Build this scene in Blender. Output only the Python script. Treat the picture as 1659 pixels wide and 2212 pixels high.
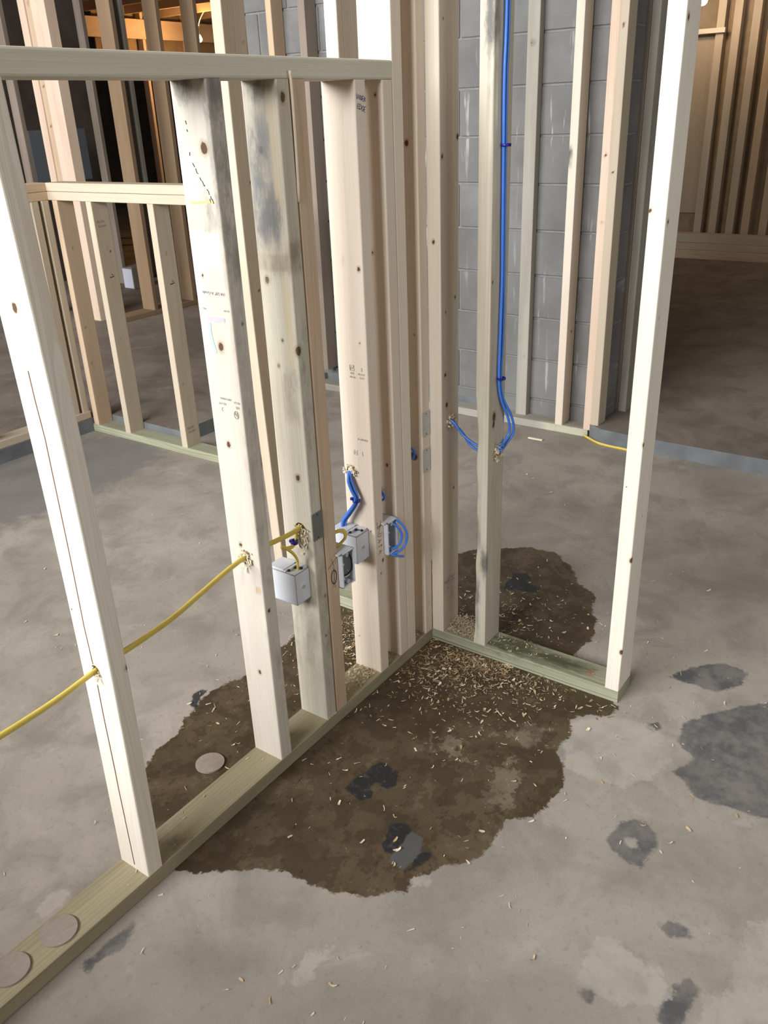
import bpy, bmesh, math, random
import numpy as np
from mathutils import Vector, Matrix
random.seed(7); np.random.seed(7)
for o in list(bpy.data.objects): bpy.data.objects.remove(o)
SC = bpy.context.scene
COL = SC.collection

# ------------------------------------------------------------------ camera
cd = bpy.data.cameras.new('camera'); cam = bpy.data.objects.new('camera', cd); COL.objects.link(cam)
cam.location = (-1.82812, -1.16886, 1.45657)
cam.rotation_euler = (1.12886, 0.0363767, -0.957899)
cd.sensor_fit = 'VERTICAL'; cd.sensor_height = 36.0; cd.sensor_width = 27.0
cd.lens = 1828.145 * 36.0 / 2212.0
cd.clip_start = 0.05; cd.clip_end = 100
SC.camera = cam

# ------------------------------------------------------------------ sky, daylight, exposure
W = bpy.data.worlds.new('world'); SC.world = W; W.use_nodes = True
bg = W.node_tree.nodes['Background']; bg.inputs[0].default_value = (0.80, 0.88, 1.0, 1); bg.inputs[1].default_value = 1.0
def area(name, loc, rot, sx, sy, power, col):
    l = bpy.data.lights.new(name, 'AREA'); l.shape = 'RECTANGLE'; l.size = sx; l.size_y = sy; l.energy = power; l.color = col
    o = bpy.data.objects.new(name, l); COL.objects.link(o); o.location = loc; o.rotation_euler = rot; return o
H = math.pi / 2
# daylight in the two window openings (main one in front of the frames, weaker one to the right)
area('daylight_window', (-5.95, 2.00, 3.50), (0, -H, 0), 2.2, 6.6, 1080, (0.97, 0.985, 1.0))
area('daylight_side_window', (0.2, -3.95, 1.65), (H, 0, 0), 3.2, 1.4, 24, (1.0, 0.985, 0.96))
SC.view_settings.view_transform = 'Standard'; SC.view_settings.look = 'None'
SC.view_settings.gamma = 1.0; SC.view_settings.use_curve_mapping = False
SC.view_settings.exposure = 0.22

# ------------------------------------------------------------------ material helpers
def new_mat(name):
    m = bpy.data.materials.new(name); m.use_nodes = True
    nt = m.node_tree; b = nt.nodes['Principled BSDF']
    b.inputs['Specular IOR Level'].default_value = 0.3
    return m, nt, b
class NT:
    def __init__(s, nt): s.nt = nt
    def n(s, t, **kw):
        nd = s.nt.nodes.new(t)
        for k, v in kw.items(): setattr(nd, k, v)
        return nd
    def l(s, a, b): s.nt.links.new(a, b)
    def val(s, sock, v):
        if hasattr(v, 'is_linked'): s.l(v, sock)
        else: sock.default_value = v
    def math(s, op, a, b=0.0, c=0.0, clamp=False):
        nd = s.n('ShaderNodeMath', operation=op, use_clamp=clamp)
        s.val(nd.inputs[0], a); s.val(nd.inputs[1], b)
        if len(nd.inputs) > 2: s.val(nd.inputs[2], c)
        return nd.outputs[0]
    def mix(s, f, a, b, mode='MIX'):
        nd = s.n('ShaderNodeMix', data_type='RGBA', blend_type=mode)
        s.val(nd.inputs[0], f)
        for i, v in ((6, a), (7, b)):
            if hasattr(v, 'is_linked'): s.l(v, nd.inputs[i])
            else: nd.inputs[i].default_value = (*v[:3], 1)
        return nd.outputs[2]
    def noise(s, vec, scale=5.0, detail=3.0, rough=0.5, dim='3D', dist=0.0):
        nd = s.n('ShaderNodeTexNoise', noise_dimensions=dim)
        if vec is not None: s.l(vec, nd.inputs['Vector'])
        nd.inputs['Scale'].default_value = scale; nd.inputs['Detail'].default_value = detail
        nd.inputs['Roughness'].default_value = rough; nd.inputs['Distortion'].default_value = dist
        return nd.outputs[0]
    def remap(s, v, a, b, c=0.0, d=1.0, smooth=True):
        nd = s.n('ShaderNodeMapRange', interpolation_type='SMOOTHSTEP' if smooth else 'LINEAR')
        s.val(nd.inputs[0], v)
        for i, x in zip((1, 2, 3, 4), (a, b, c, d)): nd.inputs[i].default_value = x
        return nd.outputs[0]
    def attr(s, name, out='Fac'):
        nd = s.n('ShaderNodeAttribute', attribute_name=name); return nd.outputs[out]
    def bump(s, h, strength, dist):
        nd = s.n('ShaderNodeBump'); nd.inputs['Strength'].default_value = strength; nd.inputs['Distance'].default_value = dist
        s.l(h, nd.inputs['Height']); return nd.outputs[0]
    def scale(s, vec, sc):
        nd = s.n('ShaderNodeMapping'); s.l(vec, nd.inputs['Vector']); nd.inputs['Scale'].default_value = sc; return nd.outputs[0]

def plain(name, col, rough=0.6, metal=0.0, noise=0.0, spec=0.3, nscale=40):
    m, nt, b = new_mat(name); N = NT(nt)
    b.inputs['Roughness'].default_value = rough; b.inputs['Metallic'].default_value = metal
    b.inputs['Specular IOR Level'].default_value = spec
    if noise:
        tc = N.n('ShaderNodeTexCoord').outputs['Object']
        f = N.noise(tc, nscale, 4)
        c = N.mix(f, [x * (1 - noise) for x in col], [min(1, x * (1 + noise)) for x in col])
        N.l(c, b.inputs['Base Color'])
    else: b.inputs['Base Color'].default_value = (*col, 1)
    return m
def emit(name, col, power):
    m, nt, b = new_mat(name)
    b.inputs['Base Color'].default_value = (*col, 1)
    b.inputs['Emission Color'].default_value = (*col, 1); b.inputs['Emission Strength'].default_value = power
    return m

def wood(name, base, dark, ring=0.35, blotch=0.25, stain_col=(0.05, 0.05, 0.05), stain=0.0, spacing=0.0045, rough=0.75, knot_col=(0.10, 0.055, 0.03)):
    m, nt, b = new_mat(name); N = NT(nt)
    tc = N.n('ShaderNodeTexCoord').outputs['Object']
    rnd = N.n('ShaderNodeObjectInfo').outputs['Random']
    off = N.math('MULTIPLY', rnd, 37.0)
    cx = N.n('ShaderNodeCombineXYZ'); N.l(off, cx.inputs[0]); N.l(off, cx.inputs[1]); N.l(off, cx.inputs[2])
    va = N.n('ShaderNodeVectorMath', operation='ADD'); N.l(tc, va.inputs[0]); N.l(cx.outputs[0], va.inputs[1])
    v = va.outputs[0]
    kn = N.attr('knot')
    # growth rings about a pith that lies off the board
    px = N.math('MULTIPLY_ADD', rnd, 0.16, -0.08); py = N.math('MULTIPLY_ADD', N.math('FRACT', N.math('MULTIPLY', rnd, 7.31)), 0.22, -0.06)
    sep = N.n('ShaderNodeSeparateXYZ'); N.l(tc, sep.inputs[0])
    dx = N.math('SUBTRACT', sep.outputs[0], px); dy = N.math('SUBTRACT', sep.outputs[1], py)
    r = N.math('SQRT', N.math('ADD', N.math('MULTIPLY', dx, dx), N.math('MULTIPLY', dy, dy)))
    wob = N.noise(N.scale(v, (8, 8, 1.1)), 1.0, 3, 0.45)
    r = N.math('MULTIPLY_ADD', wob, 0.036, r)
    r = N.math('MULTIPLY_ADD', N.math('MAXIMUM', N.math('ADD', kn, 0.6), 0.0), 0.010, r)
    n1 = N.n('ShaderNodeTexNoise', noise_dimensions='1D'); N.l(N.math('MULTIPLY_ADD', r, 1.35 / spacing, off), n1.inputs['W'])
    n1.inputs['Scale'].default_value = 1.0; n1.inputs['Detail'].default_value = 2.0; n1.inputs['Roughness'].default_value = 0.55
    rg = N.math('POWER', N.remap(n1.outputs[0], 0.36, 0.70), 1.3)
    streak = N.noise(N.scale(v, (170, 170, 3.0)), 1.0, 3, 0.6)
    blot = N.noise(N.scale(v, (9, 9, 1.3)), 1.0, 4, 0.55)
    patch = N.noise(N.scale(v, (4, 4, 0.5)), 1.0, 2)
    f = N.math('MULTIPLY', rg, N.math('MULTIPLY', N.remap(patch, 0.35, 0.7, 0.25, 1.0), ring))
    f = N.math('ADD', f, N.math('MULTIPLY', N.remap(streak, 0.42, 0.8), 0.30 * ring + 0.08), clamp=True)
    col = N.mix(f, base, dark)
    col = N.mix(N.math('MULTIPLY', N.remap(blot, 0.38, 0.72), blotch), col, [x * k for x, k in zip(dark, (0.95, 0.9, 0.85))])
    col = N.mix(N.math('MULTIPLY', N.remap(blot, 0.62, 0.3), blotch * 0.6), col, [min(1, x * 1.12) for x in base])
    # weathering
    sn = N.noise(N.scale(v, (30, 30, 12)), 1.0, 8, 0.72)
    st = N.math('ADD', N.attr('stain'), stain)
    sf = N.remap(N.math('ADD', st, N.math('MULTIPLY_ADD', sn, 2.6, -1.35)), 0.10, 1.25)
    sf = N.math('MULTIPLY', sf, N.remap(st, 0.02, 0.3))
    col = N.mix(N.math('MULTIPLY', sf, 0.88), col, stain_col)
    # knots: dark heart with a tawny halo
    kd = N.math('ADD', kn, N.math('MULTIPLY_ADD', N.noise(N.scale(v, (90, 90, 70)), 1.0, 2), 0.5, -0.25))
    col = N.mix(N.math('MULTIPLY', N.remap(kd, -0.55, 0.1), 0.45), col, [x * k for x, k in zip(dark, (0.75, 0.62, 0.5))])
    col = N.mix(N.remap(kd, 0.12, 0.35), col, knot_col)
    # paint and chalk marks
    pc = N.n('ShaderNodeAttribute', attribute_name='paint')
    pam = N.math('MULTIPLY', N.attr('paintamt'), N.remap(sn, 0.36, 0.56, 0.35, 1.0))
    col = N.mix(pam, col, pc.outputs['Color'])
    N.l(col, b.inputs['Base Color']); b.inputs['Roughness'].default_value = rough
    N.l(N.bump(N.math('ADD', streak, N.math('MULTIPLY', rg, 0.4)), 0.25, 0.0012), b.inputs['Normal'])
    return m

M = {}
M['spruce'] = wood('pale spruce', (0.72, 0.635, 0.525), (0.50, 0.38, 0.26), 0.42, 0.16)
M['spruce_white'] = wood('white spruce', (0.74, 0.68, 0.585), (0.52, 0.43, 0.32), 0.42, 0.14)
M['spruce_pink'] = wood('pinkish spruce', (0.70, 0.605, 0.50), (0.50, 0.38, 0.27), 0.24, 0.14)
M['weathered'] = wood('weathered spruce', (0.58, 0.535, 0.44), (0.34, 0.29, 0.21), 0.40, 0.45, (0.10, 0.10, 0.095), 0.02)
M['grey_stained'] = wood('mould stained spruce', (0.63, 0.58, 0.50), (0.44, 0.36, 0.27), 0.26, 0.25, (0.045, 0.042, 0.038), 0.0)
M['fir'] = wood('brown fir', (0.56, 0.42, 0.29), (0.36, 0.23, 0.13), 0.45, 0.25)
M['fir_pink'] = wood('pink fir', (0.70, 0.55, 0.43), (0.50, 0.33, 0.22), 0.40, 0.25)
M['fir_shaded'] = wood('shaded brown fir', (0.27, 0.185, 0.112), (0.16, 0.10, 0.055), 0.45, 0.3)  # fir darkened so the colour itself holds the partition's shade
M['tan'] = wood('tan spruce', (0.52, 0.44, 0.335), (0.36, 0.275, 0.185), 0.35, 0.25)
M['treated'] = wood('treated lumber', (0.34, 0.295, 0.19), (0.17, 0.14, 0.08), 0.55, 0.35, (0.08, 0.06, 0.03), 0.0, 0.006)
M['treated_green'] = wood('green treated lumber', (0.37, 0.37, 0.265), (0.16, 0.165, 0.09), 0.95, 0.30, (0.055, 0.055, 0.02), 0.0, 0.0055)
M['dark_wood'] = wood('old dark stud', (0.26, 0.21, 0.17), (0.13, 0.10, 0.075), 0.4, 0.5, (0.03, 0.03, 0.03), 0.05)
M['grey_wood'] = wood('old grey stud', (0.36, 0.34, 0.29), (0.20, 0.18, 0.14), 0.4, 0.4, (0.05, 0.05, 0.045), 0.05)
M['rail'] = wood('grey green rail', (0.60, 0.56, 0.46), (0.44, 0.40, 0.31), 0.40, 0.14, spacing=0.0042)
def chip_mat(name, a, b2):
    m, nt, b = new_mat(name); N = NT(nt); N.l(N.mix(N.attr('tone'), a, b2), b.inputs['Base Color']); b.inputs['Roughness'].default_value = 0.85; return m
M['chip'] = chip_mat('wood shavings', (0.74, 0.64, 0.48), (0.46, 0.33, 0.18))
M['chip_dark'] = chip_mat('damp wood shavings', (0.46, 0.33, 0.18), (0.20, 0.13, 0.06))
M['yellow'] = plain('yellow cable jacket', (0.66, 0.50, 0.10), 0.42, noise=0.12, spec=0.4)
M['blue'] = plain('blue cable jacket', (0.055, 0.19, 0.66), 0.35, noise=0.10, spec=0.45)
M['navy'] = plain('dark blue tie', (0.012, 0.014, 0.22), 0.35, spec=0.5)
M['box'] = plain('grey pvc box', (0.60, 0.62, 0.66), 0.38, noise=0.06, spec=0.45, nscale=25)
M['black'] = plain('black rubber', (0.012, 0.012, 0.013), 0.4)
M['hole'] = plain('dark recess', (0.02, 0.016, 0.012), 0.9)
M['wire_white'] = plain('white wire', (0.70, 0.70, 0.68), 0.4)
M['steel'] = plain('galvanised steel', (0.48, 0.51, 0.50), 0.42, 0.55, 0.18, nscale=60)
M['steel_dull'] = plain('dull steel', (0.17, 0.17, 0.155), 0.5, 0.35, 0.15, nscale=50)
M['ink'] = plain('black ink', (0.04, 0.038, 0.035), 0.8)
M['ink_soft'] = plain('faded stamp ink', (0.22, 0.19, 0.16), 0.9)
M['ink_blue'] = plain('blue ink', (0.035, 0.035, 0.20), 0.7)
M['crack'] = plain('crack', (0.18, 0.11, 0.07), 0.95)
M['red'] = plain('red paint dab', (0.42, 0.02, 0.02), 0.6)
M['disc'] = wood('plywood disc', (0.40, 0.355, 0.315), (0.25, 0.21, 0.18), 0.35, 0.6, spacing=0.009)
M['mortar'] = plain('mortar', (0.20, 0.198, 0.19), 0.95, noise=0.25)
M['pipe'] = plain('black pipe', (0.012, 0.014, 0.018), 0.35)
M['card'] = plain('brown cardboard', (0.24, 0.20, 0.155), 0.85, noise=0.1)
M['paper'] = plain('white paper', (0.62, 0.62, 0.72), 0.8)
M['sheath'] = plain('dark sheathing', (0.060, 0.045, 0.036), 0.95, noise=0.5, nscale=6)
M['osb'] = plain('tan sheathing', (0.30, 0.22, 0.14), 0.9, noise=0.35, nscale=12)
M['panel'] = plain('bluish board', (0.10, 0.11, 0.12), 0.8, noise=0.2)
M['ceil'] = plain('ceiling boards', (0.15, 0.12, 0.09), 0.95, noise=0.3, nscale=3)
M['shell'] = plain('outer wall boards', (0.22, 0.20, 0.17), 0.95, noise=0.2, nscale=3)
M['bulb'] = emit('warm bulb', (1.0, 0.62, 0.22), 60)
M['bulb2'] = emit('bright bulb', (1.0, 0.82, 0.55), 60)
M['glass'] = plain('window glass', (0.9, 0.95, 1.0), 0.05)

# concrete block: painted-over grey with pale streaks
def block_mat():
    m, nt, b = new_mat('concrete block'); N = NT(nt)
    geo = N.n('ShaderNodeNewGeometry').outputs['Position']
    rnd = N.n('ShaderNodeObjectInfo').outputs['Random']
    a = N.noise(geo, 3.0, 5, 0.6); f = N.noise(geo, 90, 3, 0.7)
    col = N.mix(N.remap(a, 0.3, 0.7), (0.140, 0.136, 0.129), (0.205, 0.200, 0.192))
    col = N.mix(N.math('MULTIPLY', rnd, 0.35), col, (0.125, 0.122, 0.117))
    col = N.mix(N.remap(f, 0.55, 0.85, 0, 0.5), col, (0.12, 0.12, 0.12))
    s = N.noise(N.scale(geo, (1, 26, 2.6)), 1.0, 4, 0.6)
    k = N.noise(geo, 1.6, 2)
    col = N.mix(N.math('MULTIPLY', N.remap(s, 0.58, 0.70), N.remap(k, 0.40, 0.58, 0, 0.8)), col, (0.44, 0.435, 0.42))
    N.l(col, b.inputs['Base Color']); b.inputs['Roughness'].default_value = 0.85
    N.l(N.bump(N.math('ADD', f, a), 0.35, 0.003), b.inputs['Normal'])
    return m
M['block'] = block_mat()

def floor_mat(name, base_a, base_b, full=True):
    m, nt, b = new_mat(name); N = NT(nt)
    geo = N.n('ShaderNodeNewGeometry').outputs['Position']
    a = N.noise(geo, 1.1, 5, 0.55, dist=0.4); c = N.noise(geo, 5.0, 6, 0.62, dist=0.6); f = N.noise(geo, 55, 5, 0.7); g = N.noise(geo, 320, 2, 0.6)
    sc = N.noise(N.scale(geo, (3, 14, 3)), 1.0, 5, 0.65)
    col = N.mix(N.remap(a, 0.32, 0.68), base_a, base_b)
    col = N.mix(N.remap(c, 0.45, 0.68, 0, 0.6), col, [x * 0.70 for x in base_a])
    col = N.mix(N.remap(c, 0.44, 0.25, 0, 0.4), col, [min(1, x * 1.18) for x in base_b])
    mo = N.noise(geo, 2.6, 7, 0.66, dist=1.2)
    col = N.mix(N.remap(mo, 0.50, 0.60, 0, 0.28), col, [x * 0.80 for x in base_a])
    col = N.mix(N.remap(mo, 0.40, 0.34, 0, 0.30), col, [min(1, x * 1.22) for x in base_b])
    col = N.mix(N.remap(sc, 0.55, 0.8, 0, 0.35), col, (0.27, 0.25, 0.235))
    col = N.mix(N.remap(f, 0.52, 0.75, 0, 0.40), col, (0.15, 0.135, 0.12))
    col = N.mix(N.remap(g, 0.5, 0.9, 0, 0.30), col, (0.52, 0.48, 0.44))
    rough = 0.82
    if full:
        e1 = N.math('MULTIPLY_ADD', N.noise(geo, 16, 5, 0.7), 0.075, -0.0375)
        e2 = N.math('MULTIPLY_ADD', N.noise(geo, 60, 4, 0.7), 0.03, -0.015)
        e = N.math('ADD', e1, e2)
        es = N.math('MULTIPLY', e, 0.55)
        def mask(n, w=0.004, ee=es):
            return N.remap(N.math('ADD', N.attr(n), ee), -w, w, 1.0, 0.0)
        brk = N.noise(geo, 11, 6, 0.68)
        gr = mask('greypatch', 0.005, N.math('MULTIPLY', e, 0.55))
        col = N.mix(N.math('MULTIPLY', gr, N.remap(brk, 0.36, 0.62, 0.98, 0.60)), col, (0.088, 0.088, 0.090))
        gb = N.remap(N.math('ADD', N.attr('greyband'), N.math('MULTIPLY', e, 5.0)), -0.08, 0.08, 1.0, 0.0)
        col = N.mix(N.math('MULTIPLY', gb, 0.75), col, (0.16, 0.155, 0.15))
        lt = mask('lightpatch', 0.005, N.math('MULTIPLY', e, 1.1))
        col = N.mix(N.math('MULTIPLY', lt, N.remap(brk, 0.40, 0.6, 0.72, 0.30)), col, (0.43, 0.385, 0.335))
        # the damp patch
        wet = mask('wet', 0.0035, N.math('MULTIPLY', e, 0.75))
        wc = N.mix(N.remap(c, 0.3, 0.7), (0.066, 0.046, 0.025), (0.108, 0.079, 0.046))
        wc = N.mix(N.remap(brk, 0.50, 0.53, 0, 0.6), wc, (0.046, 0.032, 0.017))
        wc = N.mix(N.remap(brk, 0.41, 0.385, 0, 0.45), wc, (0.155, 0.120, 0.076))
        sp = N.noise(N.scale(geo, (40, 70, 40)), 1.0, 4, 0.7)
        wc = N.mix(N.remap(sp, 0.60, 0.68, 0, 0.8), wc, (0.025, 0.018, 0.010))
        wc = N.mix(N.remap(f, 0.50, 0.75, 0, 0.7), wc, (0.045, 0.033, 0.018))
        wl = N.remap(N.math('ADD', N.math('ADD', N.attr('wetlight'), N.math('MULTIPLY', e, 2.6)), 0.012), -0.004, 0.004, 1.0, 0.0)
        wc = N.mix(N.math('MULTIPLY', wl, N.remap(brk, 0.42, 0.56, 0.9, 0.35)), wc, (0.185, 0.147, 0.099))
        col = N.mix(wet, col, wc)
        sl = mask('slate', 0.003, N.math('MULTIPLY', e, 0.15)); col = N.mix(N.math('MULTIPLY', sl, 0.9), col, (0.085, 0.088, 0.085))
        bk = mask('tar', 0.003, N.math('MULTIPLY', e, 0.35)); col = N.mix(N.math('MULTIPLY', bk, 0.93), col, N.mix(N.remap(f, 0.5, 0.7), (0.018, 0.020, 0.022), (0.06, 0.06, 0.058)))
        rg = N.math('MULTIPLY_ADD', wet, -0.34, rough)
        N.l(rg, b.inputs['Roughness'])
    else: b.inputs['Roughness'].default_value = rough
    N.l(col, b.inputs['Base Color'])
    N.l(N.bump(N.math('ADD', f, N.math('MULTIPLY', c, 1.5)), 0.18, 0.004), b.inputs['Normal'])
    return m
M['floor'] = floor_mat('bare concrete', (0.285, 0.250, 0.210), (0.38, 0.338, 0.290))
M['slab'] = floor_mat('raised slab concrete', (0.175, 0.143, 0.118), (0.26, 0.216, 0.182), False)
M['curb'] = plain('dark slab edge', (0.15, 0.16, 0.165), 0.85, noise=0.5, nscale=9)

# ------------------------------------------------------------------ object helpers
def tag(o, label=None, cat=None, group=None, kind=None):
    if label: o['label'] = label
    if cat: o['category'] = cat
    if group: o['group'] = group
    if kind: o['kind'] = kind
    return o
def empty(name, loc, label=None, cat=None, group=None, kind=None):
    o = bpy.data.objects.new(name, None); COL.objects.link(o); o.location = loc; o.empty_display_size = 0.05
    return tag(o, label, cat, group, kind)
def origin(o):
    v = Vector((0, 0, 0))
    while o is not None: v = v + Vector(o.location); o = o.parent
    return v
def link(name, me, mat, parent=None, loc=(0, 0, 0), rot=None):
    """loc is a world position; parents carry no rotation unless the child uses local=True"""
    o = bpy.data.objects.new(name, me); COL.objects.link(o)
    if mat is not None: me.materials.append(mat if not isinstance(mat, str) else M[mat])
    if parent is not None:
        o.parent = parent; o.location = Vector(loc) - origin(parent)
    else: o.location = loc
    if rot is not None: o.rotation_euler = rot
    return o
def mesh(name, v, f, smooth=False):
    me = bpy.data.meshes.new(name); me.from_pydata([tuple(map(float, p)) for p in v], [], f); me.update()
    if smooth: me.polygons.foreach_set('use_smooth', [True] * len(me.polygons))
    return me
def boxes_mesh(name, bl, bevel=0.0):
    bm = bmesh.new()
    for (a, b) in bl:
        a = Vector(a); b = Vector(b)
        mt = Matrix.Translation((a + b) / 2) @ Matrix.Diagonal((*(b - a), 1))
        bmesh.ops.create_cube(bm, size=1.0, matrix=mt)
    if bevel: bmesh.ops.bevel(bm, geom=bm.edges[:], offset=bevel, segments=1, affect='EDGES', profile=0.5)
    me = bpy.data.meshes.new(name); bm.to_mesh(me); bm.free(); return me

def board_mesh(name, w, d, L, res=None, knots=(), stains=(), paints=(), bow=(0, 0), c=0.003, holes=(), wane=()):
    """a board standing along local z with eased edges; knots (x,y,z,r), stains (x,y,z,rx,ry,rz,s), paints (x,y,z,rx,ry,rz,rgb,a)"""
    if res is None:
        xs = [c, w - c]; ys = [c, d - c]; zs = [0, L] if not any(bow) else list(np.linspace(0, L, 9))
    else:
        xs = list(np.linspace(c, w - c, max(2, int(w / res)))); ys = list(np.linspace(c, d - c, max(2, int(d / res)))); zs = list(np.linspace(0, L, int(L / (res * 1.15))))
    ring = [(x, 0) for x in xs] + [(w - c * .3, c * .3)] + [(w, y) for y in ys] + [(w - c * .3, d - c * .3)] + [(x, d) for x in reversed(xs)] + [(c * .3, d - c * .3)] + [(0, y) for y in reversed(ys)] + [(c * .3, c * .3)]
    n = len(ring); R = np.array(ring); Z = np.array(zs); nz = len(zs)
    V = np.zeros((nz, n, 3)); V[:, :, 0] = R[None, :, 0]; V[:, :, 1] = R[None, :, 1]; V[:, :, 2] = Z[:, None]
    P = V.reshape(-1, 3).copy()
    rest = P.copy()
    for (ex, ey, z0, z1, amt, seed) in wane:      # a bark edge: the corner at (ex, ey) eaten away unevenly
        rs = np.random.RandomState(seed); ph = rs.rand(4) * 6
        m = ((P[:, 2] > z0) & (P[:, 2] < z1))
        env = np.sin(np.pi * np.clip((P[:, 2] - z0) / (z1 - z0), 0, 1)) ** 0.5
        wob = 0.65 + 0.35 * np.sin(P[:, 2] * 31 + ph[0]) * np.sin(P[:, 2] * 11 + ph[1])
        dist = np.hypot(P[:, 0] - ex, P[:, 1] - ey)
        k = np.clip(1 - dist / 0.02, 0, 1) * env * wob * amt * m
        P[:, 0] += np.sign(w / 2 - ex) * k; P[:, 1] += np.sign(d / 2 - ey) * k
    if any(bow):
        s = np.sin(np.pi * P[:, 2] / L); P[:, 0] += bow[0] * s; P[:, 1] += bow[1] * s
    faces = []
    for k in range(nz - 1):
        a = k * n; b2 = a + n
        faces += [(a + i, a + (i + 1) % n, b2 + (i + 1) % n, b2 + i) for i in range(n)]
    faces.append(tuple(reversed(range(n)))); faces.append(tuple((nz - 1) * n + i for i in range(n)))
    me = mesh(name, P, faces)
    nv = len(P)
    if knots:
        kk = np.full(nv, -1.0)
        for (x, y, z, r) in knots:
            dd = np.sqrt((rest[:, 0] - x) ** 2 + (rest[:, 1] - y) ** 2 + ((rest[:, 2] - z) / 1.35) ** 2)
            kk = np.maximum(kk, 1 - dd / (r * 0.55))
        me.attributes.new('knot', 'FLOAT', 'POINT').data.foreach_set('value', kk.astype(np.float32))
    else:
        me.attributes.new('knot', 'FLOAT', 'POINT').data.foreach_set('value', np.full(nv, -1.0, np.float32))
    if stains:
        ss = np.zeros(nv)
        for (x, y, z, rx, ry, rz, s) in stains:
            ss = np.maximum(ss, s * np.exp(-(((rest[:, 0] - x) / rx) ** 2 + ((rest[:, 1] - y) / ry) ** 2 + ((rest[:, 2] - z) / rz) ** 2)))
        me.attributes.new('stain', 'FLOAT', 'POINT').data.foreach_set('value', ss.astype(np.float32))
    if paints:
        pc = np.zeros((nv, 4))
        for (x, y, z, rx, ry, rz, col, al) in paints:
            q = np.maximum(np.maximum(np.abs(rest[:, 0] - x) / rx, np.abs(rest[:, 1] - y) / ry), np.abs(rest[:, 2] - z) / rz)
            f = np.clip((1.25 - q) / 0.5, 0, 1) * al
            m = f > pc[:, 3]; pc[m, :3] = col; pc[m, 3] = f[m]
        me.attributes.new('paintamt', 'FLOAT', 'POINT').data.foreach_set('value', pc[:, 3].astype(np.float32)); pc[:, 3] = 1
        q0 = np.stack([np.sqrt(((rest[:, 0] - p[0]) / 3) ** 2 + (rest[:, 1] - p[1]) ** 2 + (rest[:, 2] - p[2]) ** 2) for p in paints]).argmin(0)
        near = np.array([p[6] for p in paints])[q0]; m0 = pc[:, :3].sum(1) == 0; pc[m0, :3] = near[m0]
        me.attributes.new('paint', 'FLOAT_COLOR', 'POINT').data.foreach_set('color', pc.astype(np.float32).ravel())
    for (axis, a, z, r) in holes:                 # drilled cable holes
        bm = bmesh.new(); LL = 0.4
        bmesh.ops.create_cone(bm, cap_ends=True, segments=20, radius1=r, radius2=r, depth=LL)
        rm = Matrix.Rotation(H, 4, 'Y') if axis == 'X' else Matrix.Rotation(H, 4, 'X')
        bmesh.ops.transform(bm, matrix=rm, verts=bm.verts)
        bmesh.ops.translate(bm, verts=bm.verts, vec=(w / 2, a, z) if axis == 'X' else (a, d / 2, z))
        cm = bpy.data.meshes.new('cut'); bm.to_mesh(cm); bm.free()
        co = bpy.data.objects.new('cut', cm); COL.objects.link(co)
        bo = bpy.data.objects.new('work', me); COL.objects.link(bo)
        md = bo.modifiers.new('b', 'BOOLEAN'); md.operation = 'DIFFERENCE'; md.object = co; md.solver = 'EXACT'
        dg = bpy.context.evaluated_depsgraph_get()
        me2 = bpy.data.meshes.new_from_object(bo.evaluated_get(dg), preserve_all_data_layers=True, depsgraph=dg)
        bpy.data.objects.remove(bo); bpy.data.objects.remove(co); bpy.data.meshes.remove(cm); bpy.data.meshes.remove(me)
        me = me2; me.name = name
    return me
ROT = {'z': (0, 0, 0), 'x': (0, H, 0), 'y': (-H, 0, 0)}
def board(name, parent, lo, hi, axis, mat, **kw):
    """axis aligned board from world corner lo to hi, grain along axis"""
    lo = Vector(lo); hi = Vector(hi); s = hi - lo
    if axis == 'z': me = board_mesh(name, s.x, s.y, s.z, **kw); loc = lo
    elif axis == 'x': me = board_mesh(name, s.z, s.y, s.x, **kw); loc = Vector((lo.x, lo.y, hi.z))   # local x -> -Z, z -> X
    else: me = board_mesh(name, s.x, s.z, s.y, **kw); loc = Vector((lo.x, lo.y, hi.z))               # local y -> -Z, z -> Y
    return link(name, me, mat, parent, loc, ROT[axis])

def ribbon_mesh(name, strokes, width, frame):
    """flat pen strokes; frame maps (u,v) on a face to local 3D"""
    V = []; F = []
    for st in strokes:
        pts = [Vector((p[0], p[1])) for p in st]
        for i in range(len(pts)):
            a = pts[max(0, i - 1)]; b = pts[min(len(pts) - 1, i + 1)]; t = (b - a)
            t = t.normalized() if t.length > 1e-9 else Vector((1, 0)); nrm = Vector((-t.y, t.x)) * width / 2
            V.append(frame(*(pts[i] + nrm))); V.append(frame(*(pts[i] - nrm)))
            if i:
                k = len(V); F.append((k - 4, k - 3, k - 1, k - 2))
    return mesh(name, V, F)
def on_mx(x):   # on a face looking to -X: u = world y, v = world z
    return lambda u, v: (x - 0.0006, u, v)
def on_my(y):
    return lambda u, v: (u, y - 0.0006, v)
def strokes(name, parent, sts, width, frame, mat):
    me = ribbon_mesh(name, sts, width, frame)
    o = link(name, me, mat, parent, (0, 0, 0)); return o
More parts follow.
